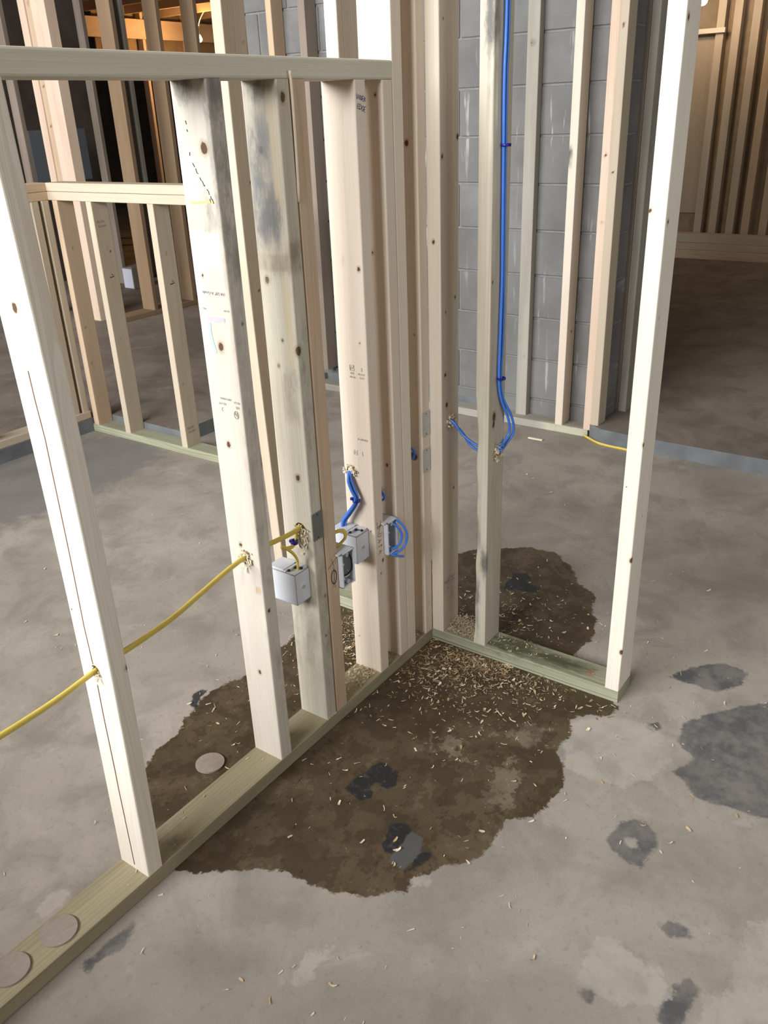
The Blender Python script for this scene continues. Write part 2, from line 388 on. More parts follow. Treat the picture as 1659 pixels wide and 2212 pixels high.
def text(name, parent, s, size, pos, face, mat, flip=False, turn=0.0):
    cu = bpy.data.curves.new(name, 'FONT'); cu.body = s; cu.size = size; cu.align_x = 'CENTER'; cu.align_y = 'CENTER'
    cu.resolution_u = 2
    o = bpy.data.objects.new(name, cu); COL.objects.link(o)
    dg = bpy.context.evaluated_depsgraph_get()
    me = bpy.data.meshes.new_from_object(o.evaluated_get(dg)); bpy.data.objects.remove(o); bpy.data.curves.remove(cu)
    me.name = name
    if face == '-x': B = Matrix(((0, 0, -1), (-1, 0, 0), (0, 1, 0))).to_4x4()
    else: B = Matrix(((1, 0, 0), (0, 0, -1), (0, 1, 0))).to_4x4()
    me.transform(B @ Matrix.Rotation(turn + (math.pi if flip else 0), 4, 'Z'))
    off = Vector((-0.0006, 0, 0)) if face == '-x' else Vector((0, -0.0006, 0))
    return link(name, me, mat, parent, Vector(pos) + off)

def catmull(pts, per=8):
    P = [Vector(p) for p in pts]; P = [P[0] * 2 - P[1]] + P + [P[-1] * 2 - P[-2]]; out = []
    for i in range(1, len(P) - 2):
        for k in range(per):
            t = k / per; a, b, c, d = P[i - 1], P[i], P[i + 1], P[i + 2]
            out.append(0.5 * ((2 * b) + (c - a) * t + (2 * a - 5 * b + 4 * c - d) * t * t + (3 * b - a - 3 * c + d) * t ** 3))
    out.append(P[-2]); return out
def tube_mesh(name, pts, r, seg=10, per=8, flat=None, up=(0, 0, 1), smoothpath=True):
    Q = catmull(pts, per) if smoothpath else [Vector(p) for p in pts]
    V = []; F = []; up = Vector(up)
    t0 = (Q[1] - Q[0]).normalized(); n = up - t0 * up.dot(t0)
    if n.length < 1e-4: n = Vector((1, 0, 0)) - t0 * t0.x
    n.normalize()
    for i, p in enumerate(Q):
        t = (Q[min(i + 1, len(Q) - 1)] - Q[max(i - 1, 0)]).normalized()
        n = n - t * n.dot(t); n.normalize(); bn = t.cross(n)
        for k in range(seg):
            a = 2 * math.pi * k / seg; ca, sa = math.cos(a), math.sin(a)
            if flat:   # flattened jacket
                ca = math.copysign(abs(ca) ** 0.6, ca)
                V.append(p + n * ca * r + bn * sa * flat)
            else: V.append(p + n * ca * r + bn * sa * r)
    m = len(Q)
    for i in range(m - 1):
        for k in range(seg):
            a = i * seg + k; b = i * seg + (k + 1) % seg
            F.append((a, b, b + seg, a + seg))
    F.append(tuple(reversed(range(seg)))); F.append(tuple((m - 1) * seg + k for k in range(seg)))
    return mesh(name, V, F, True)
def centred(name, me, mat, parent=None):
    """re-origin a world-space mesh at its lowest centre"""
    co = np.array([v.co for v in me.vertices]); c = Vector(((co[:, 0].min() + co[:, 0].max()) / 2, (co[:, 1].min() + co[:, 1].max()) / 2, co[:, 2].min()))
    me.transform(Matrix.Translation(-c)); return link(name, me, mat, parent, c)
def cyl_mesh(name, p, axis, r, h, seg=16, r2=None):
    bm = bmesh.new(); bmesh.ops.create_cone(bm, cap_ends=True, segments=seg, radius1=r, radius2=r if r2 is None else r2, depth=h)
    if axis == 'X': bmesh.ops.rotate(bm, matrix=Matrix.Rotation(H, 3, 'Y'), verts=bm.verts)
    if axis == 'Y': bmesh.ops.rotate(bm, matrix=Matrix.Rotation(H, 3, 'X'), verts=bm.verts)
    bmesh.ops.translate(bm, verts=bm.verts, vec=p)
    me = bpy.data.meshes.new(name); bm.to_mesh(me); bm.free(); return me
def chips_mesh(name, pts, lmin, lmax, seed, lift=0.0008, tilt=0.35):
    """curled shavings; pts = [(x,y,z)]"""
    rs = np.random.RandomState(seed); V = []; F = []
    for (x, y, z) in pts:
        L = lmin + (lmax - lmin) * rs.rand() ** 2; w = L * (0.10 + 0.34 * rs.rand() ** 1.6); a = rs.rand() * 6.283; cu = (rs.rand() - 0.2) * 1.6
        tl = (rs.rand() - 0.5) * 2 * tilt; ca, sa = math.cos(a), math.sin(a); k0 = len(V)
        for i in range(4):
            s = (i / 3 - 0.5); zz = abs(s * 2) ** 1.5 * L * 0.22 * max(cu, 0) + s * L * math.sin(tl) * 0.5 + lift + abs(math.sin(tl)) * L * 0.25
            ww = w * (1 - 0.55 * abs(s * 2) ** 2 * rs.rand()) * (0.55 + 0.8 * rs.rand())
            for sg in (-1, 1):
                u = s * L + (rs.rand() - .5) * L * .12; vv = sg * ww / 2 + cu * s * s * L * 0.5
                V.append((x + u * ca - vv * sa, y + u * sa + vv * ca, z + zz + sg * ww * 0.15 * tl))
            if i: F.append((k0 + 2 * i - 2, k0 + 2 * i - 1, k0 + 2 * i + 1, k0 + 2 * i))
    me = mesh(name, V, F); t = np.repeat(rs.rand(len(pts)), 8).astype(np.float32)
    me.attributes.new('tone', 'FLOAT', 'POINT').data.foreach_set('value', t); return me

# ------------------------------------------------------------------ floor with its stains
WET = [(-0.845, 0.314), (-0.793, 0.329), (-0.736, 0.323), (-0.684, 0.362), (-0.632, 0.372), (-0.561, 0.392), (-0.52, 0.387), (-0.464, 0.359), (-0.393, 0.352), (-0.292, 0.37), (-0.241, 0.358), (-0.136, 0.41), (-0.05, 0.404), (0.059, 0.393), (0.34, 0.319), (0.49, 0.218), (0.538, 0.208), (0.634, 0.098), (0.69, 0.005), (0.694, -0.085), (0.629, -0.175), (0.537, -0.25), (0.496, -0.315), (0.412, -0.342), (0.342, -0.384), (0.238, -0.408), (0.178, -0.404), (0.136, -0.393), (0.121, -0.464), (-0.018, -0.593), (-0.064, -0.585), (-0.103, -0.524), (-0.143, -0.503), (-0.188, -0.533), (-0.248, -0.519), (-0.306, -0.568), (-0.351, -0.584), (-0.427, -0.59), (-0.489, -0.574), (-0.529, -0.524), (-0.605, -0.53), (-0.652, -0.528), (-0.701, -0.499), (-0.712, -0.477), (-0.738, -0.464), (-0.778, -0.437), (-0.812, -0.449), (-0.865, -0.393), (-0.895, -0.343), (-0.912, -0.296), (-0.906, -0.241), (-0.92, -0.188), (-0.95, -0.135), (-0.99, -0.092), (-1.03, -0.02), (-1.068, 0.039), (-1.018, 0.151), (-0.917, 0.263)]
TAR = [[(-0.648, -0.16), (-0.608, -0.158), (-0.561, -0.172), (-0.525, -0.177), (-0.531, -0.204), (-0.533, -0.238), (-0.571, -0.259), (-0.597, -0.246), (-0.591, -0.214), (-0.612, -0.209), (-0.634, -0.231), (-0.66, -0.217), (-0.655, -0.193)],
       [(-0.675, -0.313), (-0.658, -0.346), (-0.666, -0.364), (-0.727, -0.368), (-0.76, -0.363), (-0.744, -0.337), (-0.707, -0.326)],
       [(-0.778, -0.414), (-0.718, -0.416), (-0.694, -0.437), (-0.716, -0.442), (-0.749, -0.43), (-0.778, -0.426)],
       [(0.364, -0.045), (0.427, -0.029), (0.457, -0.036), (0.493, -0.015), (0.49, -0.041), (0.511, -0.062), (0.49, -0.09), (0.451, -0.087), (0.441, -0.152), (0.403, -0.136), (0.387, -0.076)],
       [(-0.593, 0.423), (-0.557, 0.414), (-0.549, 0.394), (-0.597, 0.391), (-0.629, 0.366), (-0.631, 0.388)]]
SLATE = [[(-0.675, -0.363), (-0.672, -0.399), (-0.723, -0.42), (-0.773, -0.411), (-0.768, -0.369), (-0.724, -0.368)]]
GREY = [[(0.008, -0.756), (0.073, -0.79), (0.147, -0.852), (0.258, -0.954), (0.29, -1.10), (0.16, -1.26), (0.0, -1.22), (-0.09, -1.28), (-0.20, -1.16), (-0.188, -1.048), (-0.218, -0.997), (-0.213, -0.946), (-0.227, -0.899), (-0.235, -0.859), (-0.186, -0.812), (-0.172, -0.791), (-0.105, -0.82), (-0.06, -0.766)],
        [(-0.614, -0.907), (-0.591, -0.913), (-0.58, -0.946), (-0.59, -0.971), (-0.605, -0.967), (-0.624, -0.924)],
        [(-0.786, -0.962), (-0.721, -0.965), (-0.689, -0.988), (-0.702, -1.009), (-0.746, -1.006), (-0.796, -1.006), (-0.816, -0.976)],
        [(-0.822, -0.829), (-0.803, -0.844), (-0.816, -0.862), (-0.839, -0.859), (-0.84, -0.842)]]
GREY += [[(-1.298, -0.021), (-1.238, -0.021), (-1.177, -0.023), (-1.177, -0.045), (-1.228, -0.054), (-1.263, -0.046), (-1.302, -0.048)], [(0.185, -0.655), (0.273, -0.705), (0.332, -0.766), (0.328, -0.842), (0.25, -0.837), (0.187, -0.787), (0.188, -0.731)], [(-0.049, -0.667), (-0.014, -0.697), (-0.032, -0.727), (-0.063, -0.702)]]
RING = [(-0.456, -0.736), (-0.394, -0.744), (-0.365, -0.781), (-0.383, -0.823), (-0.429, -0.834), (-0.464, -0.827), (-0.497, -0.833), (-0.493, -0.812), (-0.487, -0.769)]
RINGH = [(-0.434, -0.764), (-0.42, -0.79), (-0.445, -0.804), (-0.456, -0.783)]
BAND = [(0.062, 2.618), (0.476, 2.514), (0.88, 2.285), (0.641, 1.909), (0.288, 1.849), (0.084, 1.807), (-0.106, 1.859), (-0.36, 1.915)]
LIGHT = [[(-0.772, -0.812), (-0.705, -0.817), (-0.68, -0.844), (-0.708, -0.891), (-0.699, -0.932), (-0.73, -0.968), (-0.769, -0.956), (-0.797, -0.907), (-0.807, -0.867), (-0.802, -0.825)],
         [(-0.645, -1.046), (-0.565, -1.046), (-0.513, -1.05), (-0.436, -1.101), (-0.713, -1.16), (-0.799, -1.03), (-0.706, -1.018), (-0.666, -1.064)],
         [(-0.133, -0.518), (-0.068, -0.568), (-0.031, -0.679), (-0.069, -0.751), (-0.173, -0.774), (-0.28, -0.722), (-0.307, -0.653), (-0.302, -0.574), (-0.231, -0.53)]]
LIGHT += [[(-1.269, 0.162), (-1.234, 0.172), (-1.205, 0.149), (-1.235, 0.132), (-1.274, 0.131)], [(-1.091, -0.374), (-1.04, -0.365), (-0.986, -0.391), (-0.991, -0.412), (-1.044, -0.403), (-1.092, -0.398)], [(-0.783, -0.429), (-0.754, -0.44), (-0.769, -0.472), (-0.799, -0.457)]]
WETLIGHT = [[(-0.532, -0.442), (-0.429, -0.434), (-0.4, -0.392), (-0.348, -0.442), (-0.401, -0.506), (-0.511, -0.527), (-0.528, -0.488)],
            [(-0.396, -0.242), (-0.315, -0.234), (-0.351, -0.312), (-0.404, -0.356), (-0.449, -0.316)],
            [(-0.297, -0.362), (-0.217, -0.387), (-0.176, -0.486), (-0.247, -0.506), (-0.306, -0.446)]]
def sdf(P, poly):
    Q = np.array(poly); d = np.full(len(P), 1e9); inside = np.zeros(len(P), bool); n = len(Q)
    for i in range(n):
        a = Q[i]; b = Q[(i + 1) % n]; e = b - a; w = P - a
        t = np.clip((w @ e) / (e @ e + 1e-12), 0, 1); d = np.minimum(d, np.hypot(*(w - t[:, None] * e).T))
        cnd = (a[1] > P[:, 1]) != (b[1] > P[:, 1])
        inside ^= cnd & (P[:, 0] < (b[0] - a[0]) * (P[:, 1] - a[1]) / (b[1] - a[1] + 1e-12) + a[0])
    return np.where(inside, -d, d)
fx = np.concatenate([np.linspace(-6, -1.75, 8), np.arange(-1.70, 0.95, 0.0125), np.arange(1.0, 2.2, 0.05), np.linspace(2.6, 10, 6)])
fy = np.concatenate([np.linspace(-4, -1.45, 6), np.arange(-1.40, 0.55, 0.0125), np.arange(0.6, 2.7, 0.05), np.linspace(3, 12, 6)])
XX, YY = np.meshgrid(fx, fy); PF = np.stack([XX.ravel(), YY.ravel()], 1); nx = len(fx)
fv = np.concatenate([PF, np.zeros((len(PF), 1))], 1)
ff = [(j * nx + i, j * nx + i + 1, (j + 1) * nx + i + 1, (j + 1) * nx + i) for j in range(len(fy) - 1) for i in range(nx - 1)]
fm = mesh('floor', fv, ff)
def fattr(n, val): fm.attributes.new(n, 'FLOAT', 'POINT').data.foreach_set('value', np.clip(val, -2, 2).astype(np.float32))
mins = lambda L: np.min([sdf(PF, p) for p in L], axis=0)
fattr('wet', sdf(PF, WET)); fattr('tar', mins(TAR)); fattr('slate', mins(SLATE))
fattr('greypatch', np.minimum(mins(GREY), np.maximum(sdf(PF, RING), -sdf(PF, RINGH))))
fattr('lightpatch', mins(LIGHT)); fattr('wetlight', mins(WETLIGHT)); fattr('greyband', sdf(PF, BAND))
tag(link('floor', fm, 'floor'), 'bare concrete floor with a brown damp patch', kind='structure')

def extrude_poly(name, poly, z0, z1):
    n = len(poly); V = [(x, y, z0) for x, y in poly] + [(x, y, z1) for x, y in poly]
    F = [tuple(reversed(range(n))), tuple(range(n, 2 * n))] + [(i, (i + 1) % n, n + (i + 1) % n, n + i) for i in range(n)]
    return mesh(name, V, F)
SLAB = 0.07
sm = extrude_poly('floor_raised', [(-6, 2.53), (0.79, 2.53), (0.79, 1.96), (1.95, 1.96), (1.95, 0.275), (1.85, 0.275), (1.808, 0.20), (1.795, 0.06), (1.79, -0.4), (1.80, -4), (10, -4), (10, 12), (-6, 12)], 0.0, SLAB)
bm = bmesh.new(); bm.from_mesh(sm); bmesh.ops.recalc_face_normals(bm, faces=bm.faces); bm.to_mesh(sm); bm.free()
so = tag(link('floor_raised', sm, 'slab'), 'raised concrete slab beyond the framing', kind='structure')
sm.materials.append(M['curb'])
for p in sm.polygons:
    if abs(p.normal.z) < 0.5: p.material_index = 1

# ------------------------------------------------------------------ shell of the building
def wall_with_hole(name, axis, c, lo, hi, openings, t=0.12):
    """wall in a plane x=c or y=c; lo,hi the span; openings (a0,a1,z0,z1)"""
    bl = []; zt = 4.7; cuts = sorted(openings); a = lo
    def bx_(a0, a1, z0, z1):
        if a1 - a0 < 1e-6 or z1 - z0 < 1e-6: return
        bl.append(((c - t, a0, z0), (c, a1, z1)) if axis == 'x' else ((a0, c - t, z0), (a1, c, z1)))
    for (o0, o1, z0, z1) in cuts:
        bx_(a, o0, 0, zt); bx_(o0, o1, 0, z0); bx_(o0, o1, z1, zt); a = o1
    bx_(a, hi, 0, zt)
    return tag(link(name, boxes_mesh(name, bl), 'shell'), kind='structure')
wall_with_hole('wall_front', 'x', -6.0, -4, 12, [(-1.3, 5.30, 2.40, 4.60)])
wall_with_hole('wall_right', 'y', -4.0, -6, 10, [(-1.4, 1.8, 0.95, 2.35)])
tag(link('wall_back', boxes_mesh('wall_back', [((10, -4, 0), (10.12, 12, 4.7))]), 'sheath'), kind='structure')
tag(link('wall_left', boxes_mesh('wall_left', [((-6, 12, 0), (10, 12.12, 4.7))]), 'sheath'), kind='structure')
tag(link('ceiling', boxes_mesh('ceiling', [((-6.1, -4.1, 4.7), (10.1, 12.1, 4.75))]), 'ceil'), kind='structure')
for k, (bl, nm) in enumerate((([((-6.09, -1.3, 2.4), (-6.03, -1.24, 4.6)), ((-6.09, 5.24, 2.4), (-6.03, 5.30, 4.6)), ((-6.09, -1.3, 2.4), (-6.03, 5.30, 2.46)), ((-6.09, -1.3, 4.54), (-6.03, 5.30, 4.6)), ((-6.08, 1.27, 2.4), (-6.04, 1.33, 4.6))], 'window_1'),
                              ([((-1.4, -4.09, 0.95), (-1.34, -4.03, 2.35)), ((1.74, -4.09, 0.95), (1.8, -4.03, 2.35)), ((-1.4, -4.09, 0.95), (1.8, -4.03, 1.01)), ((-1.4, -4.09, 2.29), (1.8, -4.03, 2.35))], 'window_2'))):
    tag(link(nm, boxes_mesh(nm, bl), 'box'), kind='structure')

tag(link('wall_shade_added', boxes_mesh('wall_shade_added', [((-3.1, -4.0, 0), (-3.0, 2.5, 1.30))]), 'shell'), 'added low wall behind the viewer that shades the near floor', kind='structure')  # unseen wall, added to keep daylight off the near floor and stud feet
# concrete block wall, each block its own piece
wb = empty('wall_block', (2.02, 1.2, 0), 'grey concrete block wall behind the framing', kind='structure')
link('mortar_bed', boxes_mesh('mortar_bed', [((1.957, 0.253, 0), (2.097, 2.36, 2.74))]), 'mortar', wb)
bw, bh, joint = 0.405, 0.203, 0.010
bmesh_cache = {}
def block_me(L, hgt):
    k = (round(L, 3), round(hgt, 3))
    if k not in bmesh_cache: bmesh_cache[k] = boxes_mesh('concrete_block', [((0, 0, 0), (0.15, L, hgt))], 0.003)
    return bmesh_cache[k]
for row in range(14):
    z0 = -0.083 + row * bh; z1 = z0 + bh - joint; z0 = max(z0, 0.0)
    if z1 > 2.74: z1 = 2.74
    if z1 - z0 < 0.02: continue
    y = 0.25 - (0.0 if row % 2 else bw / 2)
    while y < 2.34:
        a = max(y, 0.25); b = min(y + bw - joint, 2.36 + 0.03 * math.sin(row * 2.1))
        if b - a > 0.04:
            me = block_me(b - a, z1 - z0)
            o = bpy.data.objects.new('concrete_block', me); COL.objects.link(o)
            if not me.materials: me.materials.append(M['block'])
            o.parent = wb; o.location = Vector((1.95 + random.uniform(-.0012, .0012), a, z0)) - Vector(wb.location)
        y += bw

# ------------------------------------------------------------------ pony wall frame in the foreground
T = 0.038; D = 0.089; HR = 1.5185; TOP = 2.66
X1, X2, X3, X3b, X4, X5, X5b, X6 = -1.105, -0.688, -0.510, -0.469, -0.2685, -0.170, -0.132, -0.0365
pw = empty('pony_wall_frame', (-0.9, 0.045, 0), 'pale pony wall frame with electrical boxes and a top rail in the foreground', 'wall frame')
R6 = 0.0050
pl = board('bottom_plate', pw, (-1.80, 0, 0), (0, D, T), 'x', 'treated', res=0.012, c=0.002,
           stains=[(0, .03, .45 + .345, .05, .06, .05, .5), (0, .05, 1.18, .05, .07, .06, .55), (0, .05, 1.6, .05, .08, .12, .5)])
rail = board('top_rail', pw, (-1.80, 0, HR), (-0.1325, D, HR + T), 'x', 'rail', c=0.004)
board('top_plate', pw, (-1.80, 0, TOP), (0, D, 2.745), 'x', 'spruce')
def stud(x, z1, mat, w=T, **kw): return board('stud', pw, (x, 0.0, T), (x + w, D, z1), 'z', mat, **kw)
s1 = stud(X1, HR, 'spruce_white', res=R6, bow=(0.012, 0), knots=[(0, .042, 1.17, .016), (.038, .004, .50, .014), (0, .08, .62, .006)], holes=[('X', .045, .497, .012)])
s2 = stud(X2, HR, 'grey_stained', res=R6, holes=[('X', .040, .553, .012)],
          knots=[(0, .022, 1.372, .018), (0, .039, 1.016, .016), (0, .051, .811, .012), (0, .040, .246, .011), (0, .052, .578, .010), (0, .066, 1.15, .007), (.012, 0, .42, .010), (.026, 0, 1.06, .008)],
          stains=[(.02, 0, 1.46, .03, .02, .06, 1.1), (.02, 0, 1.30, .03, .022, .12, .75), (.03, 0, 1.18, .03, .02, .06, .6), (0, .06, 1.47, .02, .04, .03, .8), (0, .035, 1.27, .02, .022, .05, .62), (.02, 0, .8, .04, .02, .5, .34), (.02, 0, .3, .04, .02, .3, .30)],  # wide-face top stain: mould plus painted shadow under the rail
          paints=[(0, .05, 1.20, .01, .05, .028, (0.74, 0.71, 0.66), .5), (0, .045, 1.262, .01, .05, .028, (0.40, 0.36, 0.31), .45), (.02, 0, 1.30, .03, .01, .18, (0.28, 0.255, 0.225), .55), (.02, 0, .85, .03, .01, .25, (0.42, 0.37, 0.31), .4), (0, .014, .475, .01, .008, .008, (0.50, 0.24, 0.08), .7)])
s3 = stud(X3, HR, 'weathered', res=R6, holes=[('X', .036, .545, .0155)],
          paints=[(0, .055, 1.30, .01, .032, .12, (0.20, 0.20, 0.205), .68), (0, .020, 1.36, .01, .012, .10, (0.52, 0.42, 0.27), .5), (0, .045, 1.150, .03, .05, .018, (0.30, 0.235, 0.165), .6), (0, .018, 1.02, .01, .010, .09, (0.55, 0.44, 0.25), .55), (0, .060, 1.00, .01, .025, .10, (0.62, 0.58, 0.46), .4), (0, .030, .87, .01, .020, .06, (0.26, 0.20, 0.12), .4), (0, .045, .28, .01, .05, .20, (0.40, 0.36, 0.27), .55), (.02, 0, .30, .02, .01, .26, (0.33, 0.29, 0.22), .5), (.02, 0, 1.16, .02, .01, .03, (0.26, 0.20, 0.14), .6)],
          knots=[(0, .068, 1.112, .013), (0, .057, .932, .010), (0, .040, .989, .008), (0, .030, .675, .014), (0, .052, 1.36, .012), (.016, 0, 1.45, .016), (.004, 0, .97, .017), (.028, 0, .36, .009), (.02, 0, .25, .008)],
          stains=[(0, .060, 1.33, .02, .022, .09, .95), (0, .050, 1.235, .02, .036, .06, 1.15), (0, .045, 1.15, .02, .05, .035, .40), (.02, 0, 1.16, .03, .02, .06, .6), (0, .02, .91, .02, .018, .07, .5), (0, .03, .50, .02, .04, .05, .5), (0, .035, .33, .02, .04, .06, .55), (0, .06, .22, .02, .05, .10, .55), (.02, 0, .3, .03, .03, .2, .45), (.02, 0, .9, .03, .02, .4, .35), (0, .04, 1.46, .02, .05, .03, .7)])  # last stain mixes mould with the rail's shadow, painted in
s3b = stud(X3b, HR, 'fir', w=.044)
s4 = stud(X4, HR, 'spruce_pink', res=R6, holes=[('X', .068, .600, .011)],
          knots=[(0, .020, .93, .006), (0, .012, 1.10, .010), (.030, 0, .345, .010), (.020, 0, .31, .007), (0, .07, .10, .005), (0, .012, .44, .006)],
          stains=[(0, .03, 1.12, .02, .05, .02, .25)])
s5 = stud(X5, HR, 'spruce_pink', res=R6, knots=[(0, .020, 1.452, .008), (0, .043, 1.12, .008), (0, .025, .587, .009)], holes=[('X', .05, .50, .011)])
s5b = stud(X5b, TOP, 'spruce', w=.041, res=0.012)
s6 = stud(X6, TOP, 'spruce_pink', w=.0365, res=R6, knots=[(0, .03, 1.35, .012), (0, .02, .9, .006), (.02, 0, .10, .006)], holes=[('X', .03, .565, .012)])
for o_, l_ in ((s1, 'nearest stud, split by a long crack with the yellow cable through it'), (s2, 'stud with black mould at the top and an upside-down stamp'), (s3, 'weathered grey stud carrying the dull nail plate'), (s3b, 'brown stud doubled against the weathered one'), (s4, 'clean pinkish stud marked DATA'), (s5b, 'tall stud at the end of the rail')): o_['label'] = l_
# long drying crack down the nearest stud
cr = [(.046, 1.109), (.046, 1.062), (.043, .995), (.045, .931), (.047, .845), (.049, .749), (.052, .629), (.049, .548)]
cr2 = [(.048, .503), (.049, .421), (.047, .30), (.047, .249), (.042, .05)]
def bowx(z): return X1 + 0.012 * math.sin(math.pi * max(0, z - T) / (HR - T)) - 0.0008
frame1 = lambda u, v: (bowx(v), u, v)
def dense(st, n=6):
    out = []
    for a, b in zip(st[:-1], st[1:]): out += [(a[0] + (b[0] - a[0]) * k / n, a[1] + (b[1] - a[1]) * k / n) for k in range(n)]
    return out + [st[-1]]
M['lime'] = plain('lime marker', (0.70, 0.78, 0.20), 0.7); M['lilac'] = plain('faded lilac paint', (0.56, 0.44, 0.53), 0.8, noise=0.15); M['teal'] = plain('faded teal paint', (0.44, 0.56, 0.51), 0.8, noise=0.12)
strokes('marker_line', s2, [[(.073, 1.319), (.055, 1.3185), (.035, 1.321), (.013, 1.320)]], .0036, on_mx(X2), 'lime')
strokes('paint_mark', s2, [[(.065, 1.108), (.050, 1.106), (.032, 1.108), (.020, 1.107)]], .0085, on_mx(X2), 'lilac')
strokes('paint_mark', s2, [[(.063, 1.100), (.064, 1.082), (.061, 1.062), (.055, 1.040)]], .0080, on_mx(X2), 'teal')
strokes('crack', s2, [[(.060, 1.455), (.0585, 1.449)], [(.059, 1.441), (.058, 1.437)], [(.059, 1.404), (.060, 1.398)], [(.055, 1.386), (.051, 1.379)], [(.049, 1.377), (.047, 1.370), (.044, 1.368)], [(.041, 1.362), (.038, 1.356)], [(.036, 1.356), (.032, 1.347), (.030, 1.349)], [(.027, 1.342), (.023, 1.339), (.022, 1.333)], [(.019, 1.331), (.018, 1.325)], [(.016, 1.326), (.013, 1.318)], [(.022, 1.326), (.020, 1.319)]], .0016, on_mx(X2), 'ink')
strokes('crack', s1, [dense(cr), dense(cr2)], 0.0022, frame1, 'crack')
# grade stamps and handwriting
for (s, size, y, z, parent, x) in (('104 5/8" A-Grade', .0085, .041, 1.157, s2, X2), ('2', .011, .056, .925, s2, X2), ('KD-HT', .0068, .054, .937, s2, X2), ('105', .0078, .012, .934, s2, X2), ('NLGA', .0062, .013, .944, s2, X2), ('HEM-FIR(N)', .0062, .043, .948, s2, X2), ('MILL', .005, .072, 1.126, s2, X2), ('ZOOM', .005, .012, 1.126, s2, X2)):
    text('grade_stamp', parent, s, size, (x, y, z), '-x', 'ink_soft', flip=True)
strokes('grade_stamp', s2, [[(.018 + .006 * math.cos(a) * 1.0, .918 + .008 * math.sin(a)) for a in np.linspace(0, 6.28, 14)], [(.014, .912), (.016, .924), (.018, .914), (.021, .924)], [(.015, .917), (.022, .920)]], .0014, on_mx(X2), 'ink_soft')
for (s, size, y, z) in (('107', .0085, .046, .893), ('NLGA', .0068, .045, .884), ('2', .011, .017, .905), ('KD-HT', .0066, .018, .893), ('S-P-F', .0066, .017, .884), ('A-GRADE', .0075, .024, .727)):
    text('grade_stamp', s4, s, size, (X4, y, z), '-x', 'ink_soft')
strokes('grade_stamp', s4, [[(.052, .900), (.052, .913), (.040, .913), (.040, .900), (.052, .900)], [(.050, .902), (.048, .911), (.045, .903), (.042, .911)]], .0013, on_mx(X4), 'ink_soft')
strokes('grade_stamp', s4, [[(.053, .684), (.053, .695), (.043, .695), (.043, .684), (.053, .684)], [(.050, .687), (.050, .692), (.046, .687)], [(.026, .683), (.027, .695)]], .0011, on_mx(X4), 'ink_soft')
LET = {'U': [[(0, 1), (0.05, .2), (.3, 0), (.6, .2), (.6, 1)]], 'N': [[(0, 0), (0, 1), (.6, 0), (.6, 1)]], 'D': [[(0, 0), (0, 1), (.45, .8), (.6, .45), (.4, .1), (0, 0)]],
       'E': [[(.6, 1), (0, 1), (0, 0), (.6, 0)], [(0, .5), (.45, .5)]], 'R': [[(0, 0), (0, 1), (.5, .9), (.5, .6), (0, .5), (.6, 0)]], 'G': [[(.6, .9), (.2, 1), (0, .5), (.2, 0), (.6, .1), (.6, .5), (.35, .5)]],
       'A': [[(0, 0), (.3, 1), (.6, 0)], [(.1, .35), (.5, .35)]], 'T': [[(0, 1), (.6, 1)], [(.3, 1), (.3, 0)]], 'X': [[(0, 0), (.6, 1)], [(0, 1), (.6, 0)]]}
def hand(word, size, o, rot=0.0, gap=.85, jit=.06, seed=1):
    rs = random.Random(seed); out = []
    for i, ch in enumerate(word):
        for st in LET[ch]:
            q = []
            for (a, b) in st:
                a = (a + i * gap + rs.uniform(-jit, jit)) * size; b = (b + rs.uniform(-jit, jit)) * size
                q.append((o[0] + a * math.cos(rot) - b * math.sin(rot), o[1] + a * math.sin(rot) + b * math.cos(rot)))
            out.append(q)
    return out
strokes('handwriting', s4, hand('UNDER', .0085, (X4 + .004, 1.484), -.25, .78, .1, 3) + hand('EDGE', .0095, (X4 + .006, 1.465), -.30, .8, .1, 4), .0013, on_my(0), 'ink_blue')
strokes('handwriting', s4, hand('DATA', .016, (X4 + .012, .466), -H, 1.0, .08, 5), .0012, on_my(0), 'ink')
strokes('handwriting', s4, [[(X4 + .008, .487), (X4 + .032, .489)], [(X4 + .028, .500), (X4 + .014, .468)], [(X4 + .010, .502), (X4 + .012, .482), (X4 + .030, .487)]], .0012, on_my(0), 'ink')
strokes('handwriting', s3b, [[(X3b + .004, .462), (X3b + .040, .480)], [(X3b + .020, .485), (X3b + .026, .462), (X3b + .036, .470)], [(X3b + .030, .488), (X3b + .040, .492)]], .0011, on_my(0), 'ink')
strokes('handwriting', s3b, [[(X3b + .025 + (.009 + .001 * k) * math.cos(a), .432 + (.018 + .001 * k) * math.sin(a)) for k in range(3) for a in np.linspace(0, 6.28, 12)], [(X3b + .020, .405), (X3b + .031, .458)], [(X3b + .028, .400), (X3b + .024, .462)]], .0009, on_my(0), 'ink')
# layout marks on the plate edge
for x in (X1 + .046, X2 + .045, X3 - .004, X3b + .048, X4 + .044):
    strokes('pencil_mark', pl, [[(x, .036), (x + .001, .004)], [(x - .010, .022), (x - .016, .010)], [(x - .018, .017), (x - .006, .011)]], .0009, on_my(0), 'ink')
# plate screws
for (x, y) in ((-0.723, 0.022), (-1.011, 0.036)):
    link('screw', cyl_mesh('screw', (0, 0, 0), 'Z', .0055, .0012, 14), 'hole', pl, (x, y, T + .0004))
    link('screw', cyl_mesh('screw', (0, 0, 0), 'Z', .0028, .0012, 10), 'steel', pl, (x + .0012, y - .0008, T + .0012))
# torn sliver standing at the top of the doubled stud
sl = [(X3b - .002, -.0015, 1.30), (X3b - .001, -.003, 1.40), (X3b - .002, -.004, 1.50), (X3b - .006, -.006, 1.532)]
link('sliver', tube_mesh('sliver', [Vector(p) - Vector(sl[0]) for p in sl], .0028, 6, 4, flat=.0012), 'spruce', s3b, sl[0])

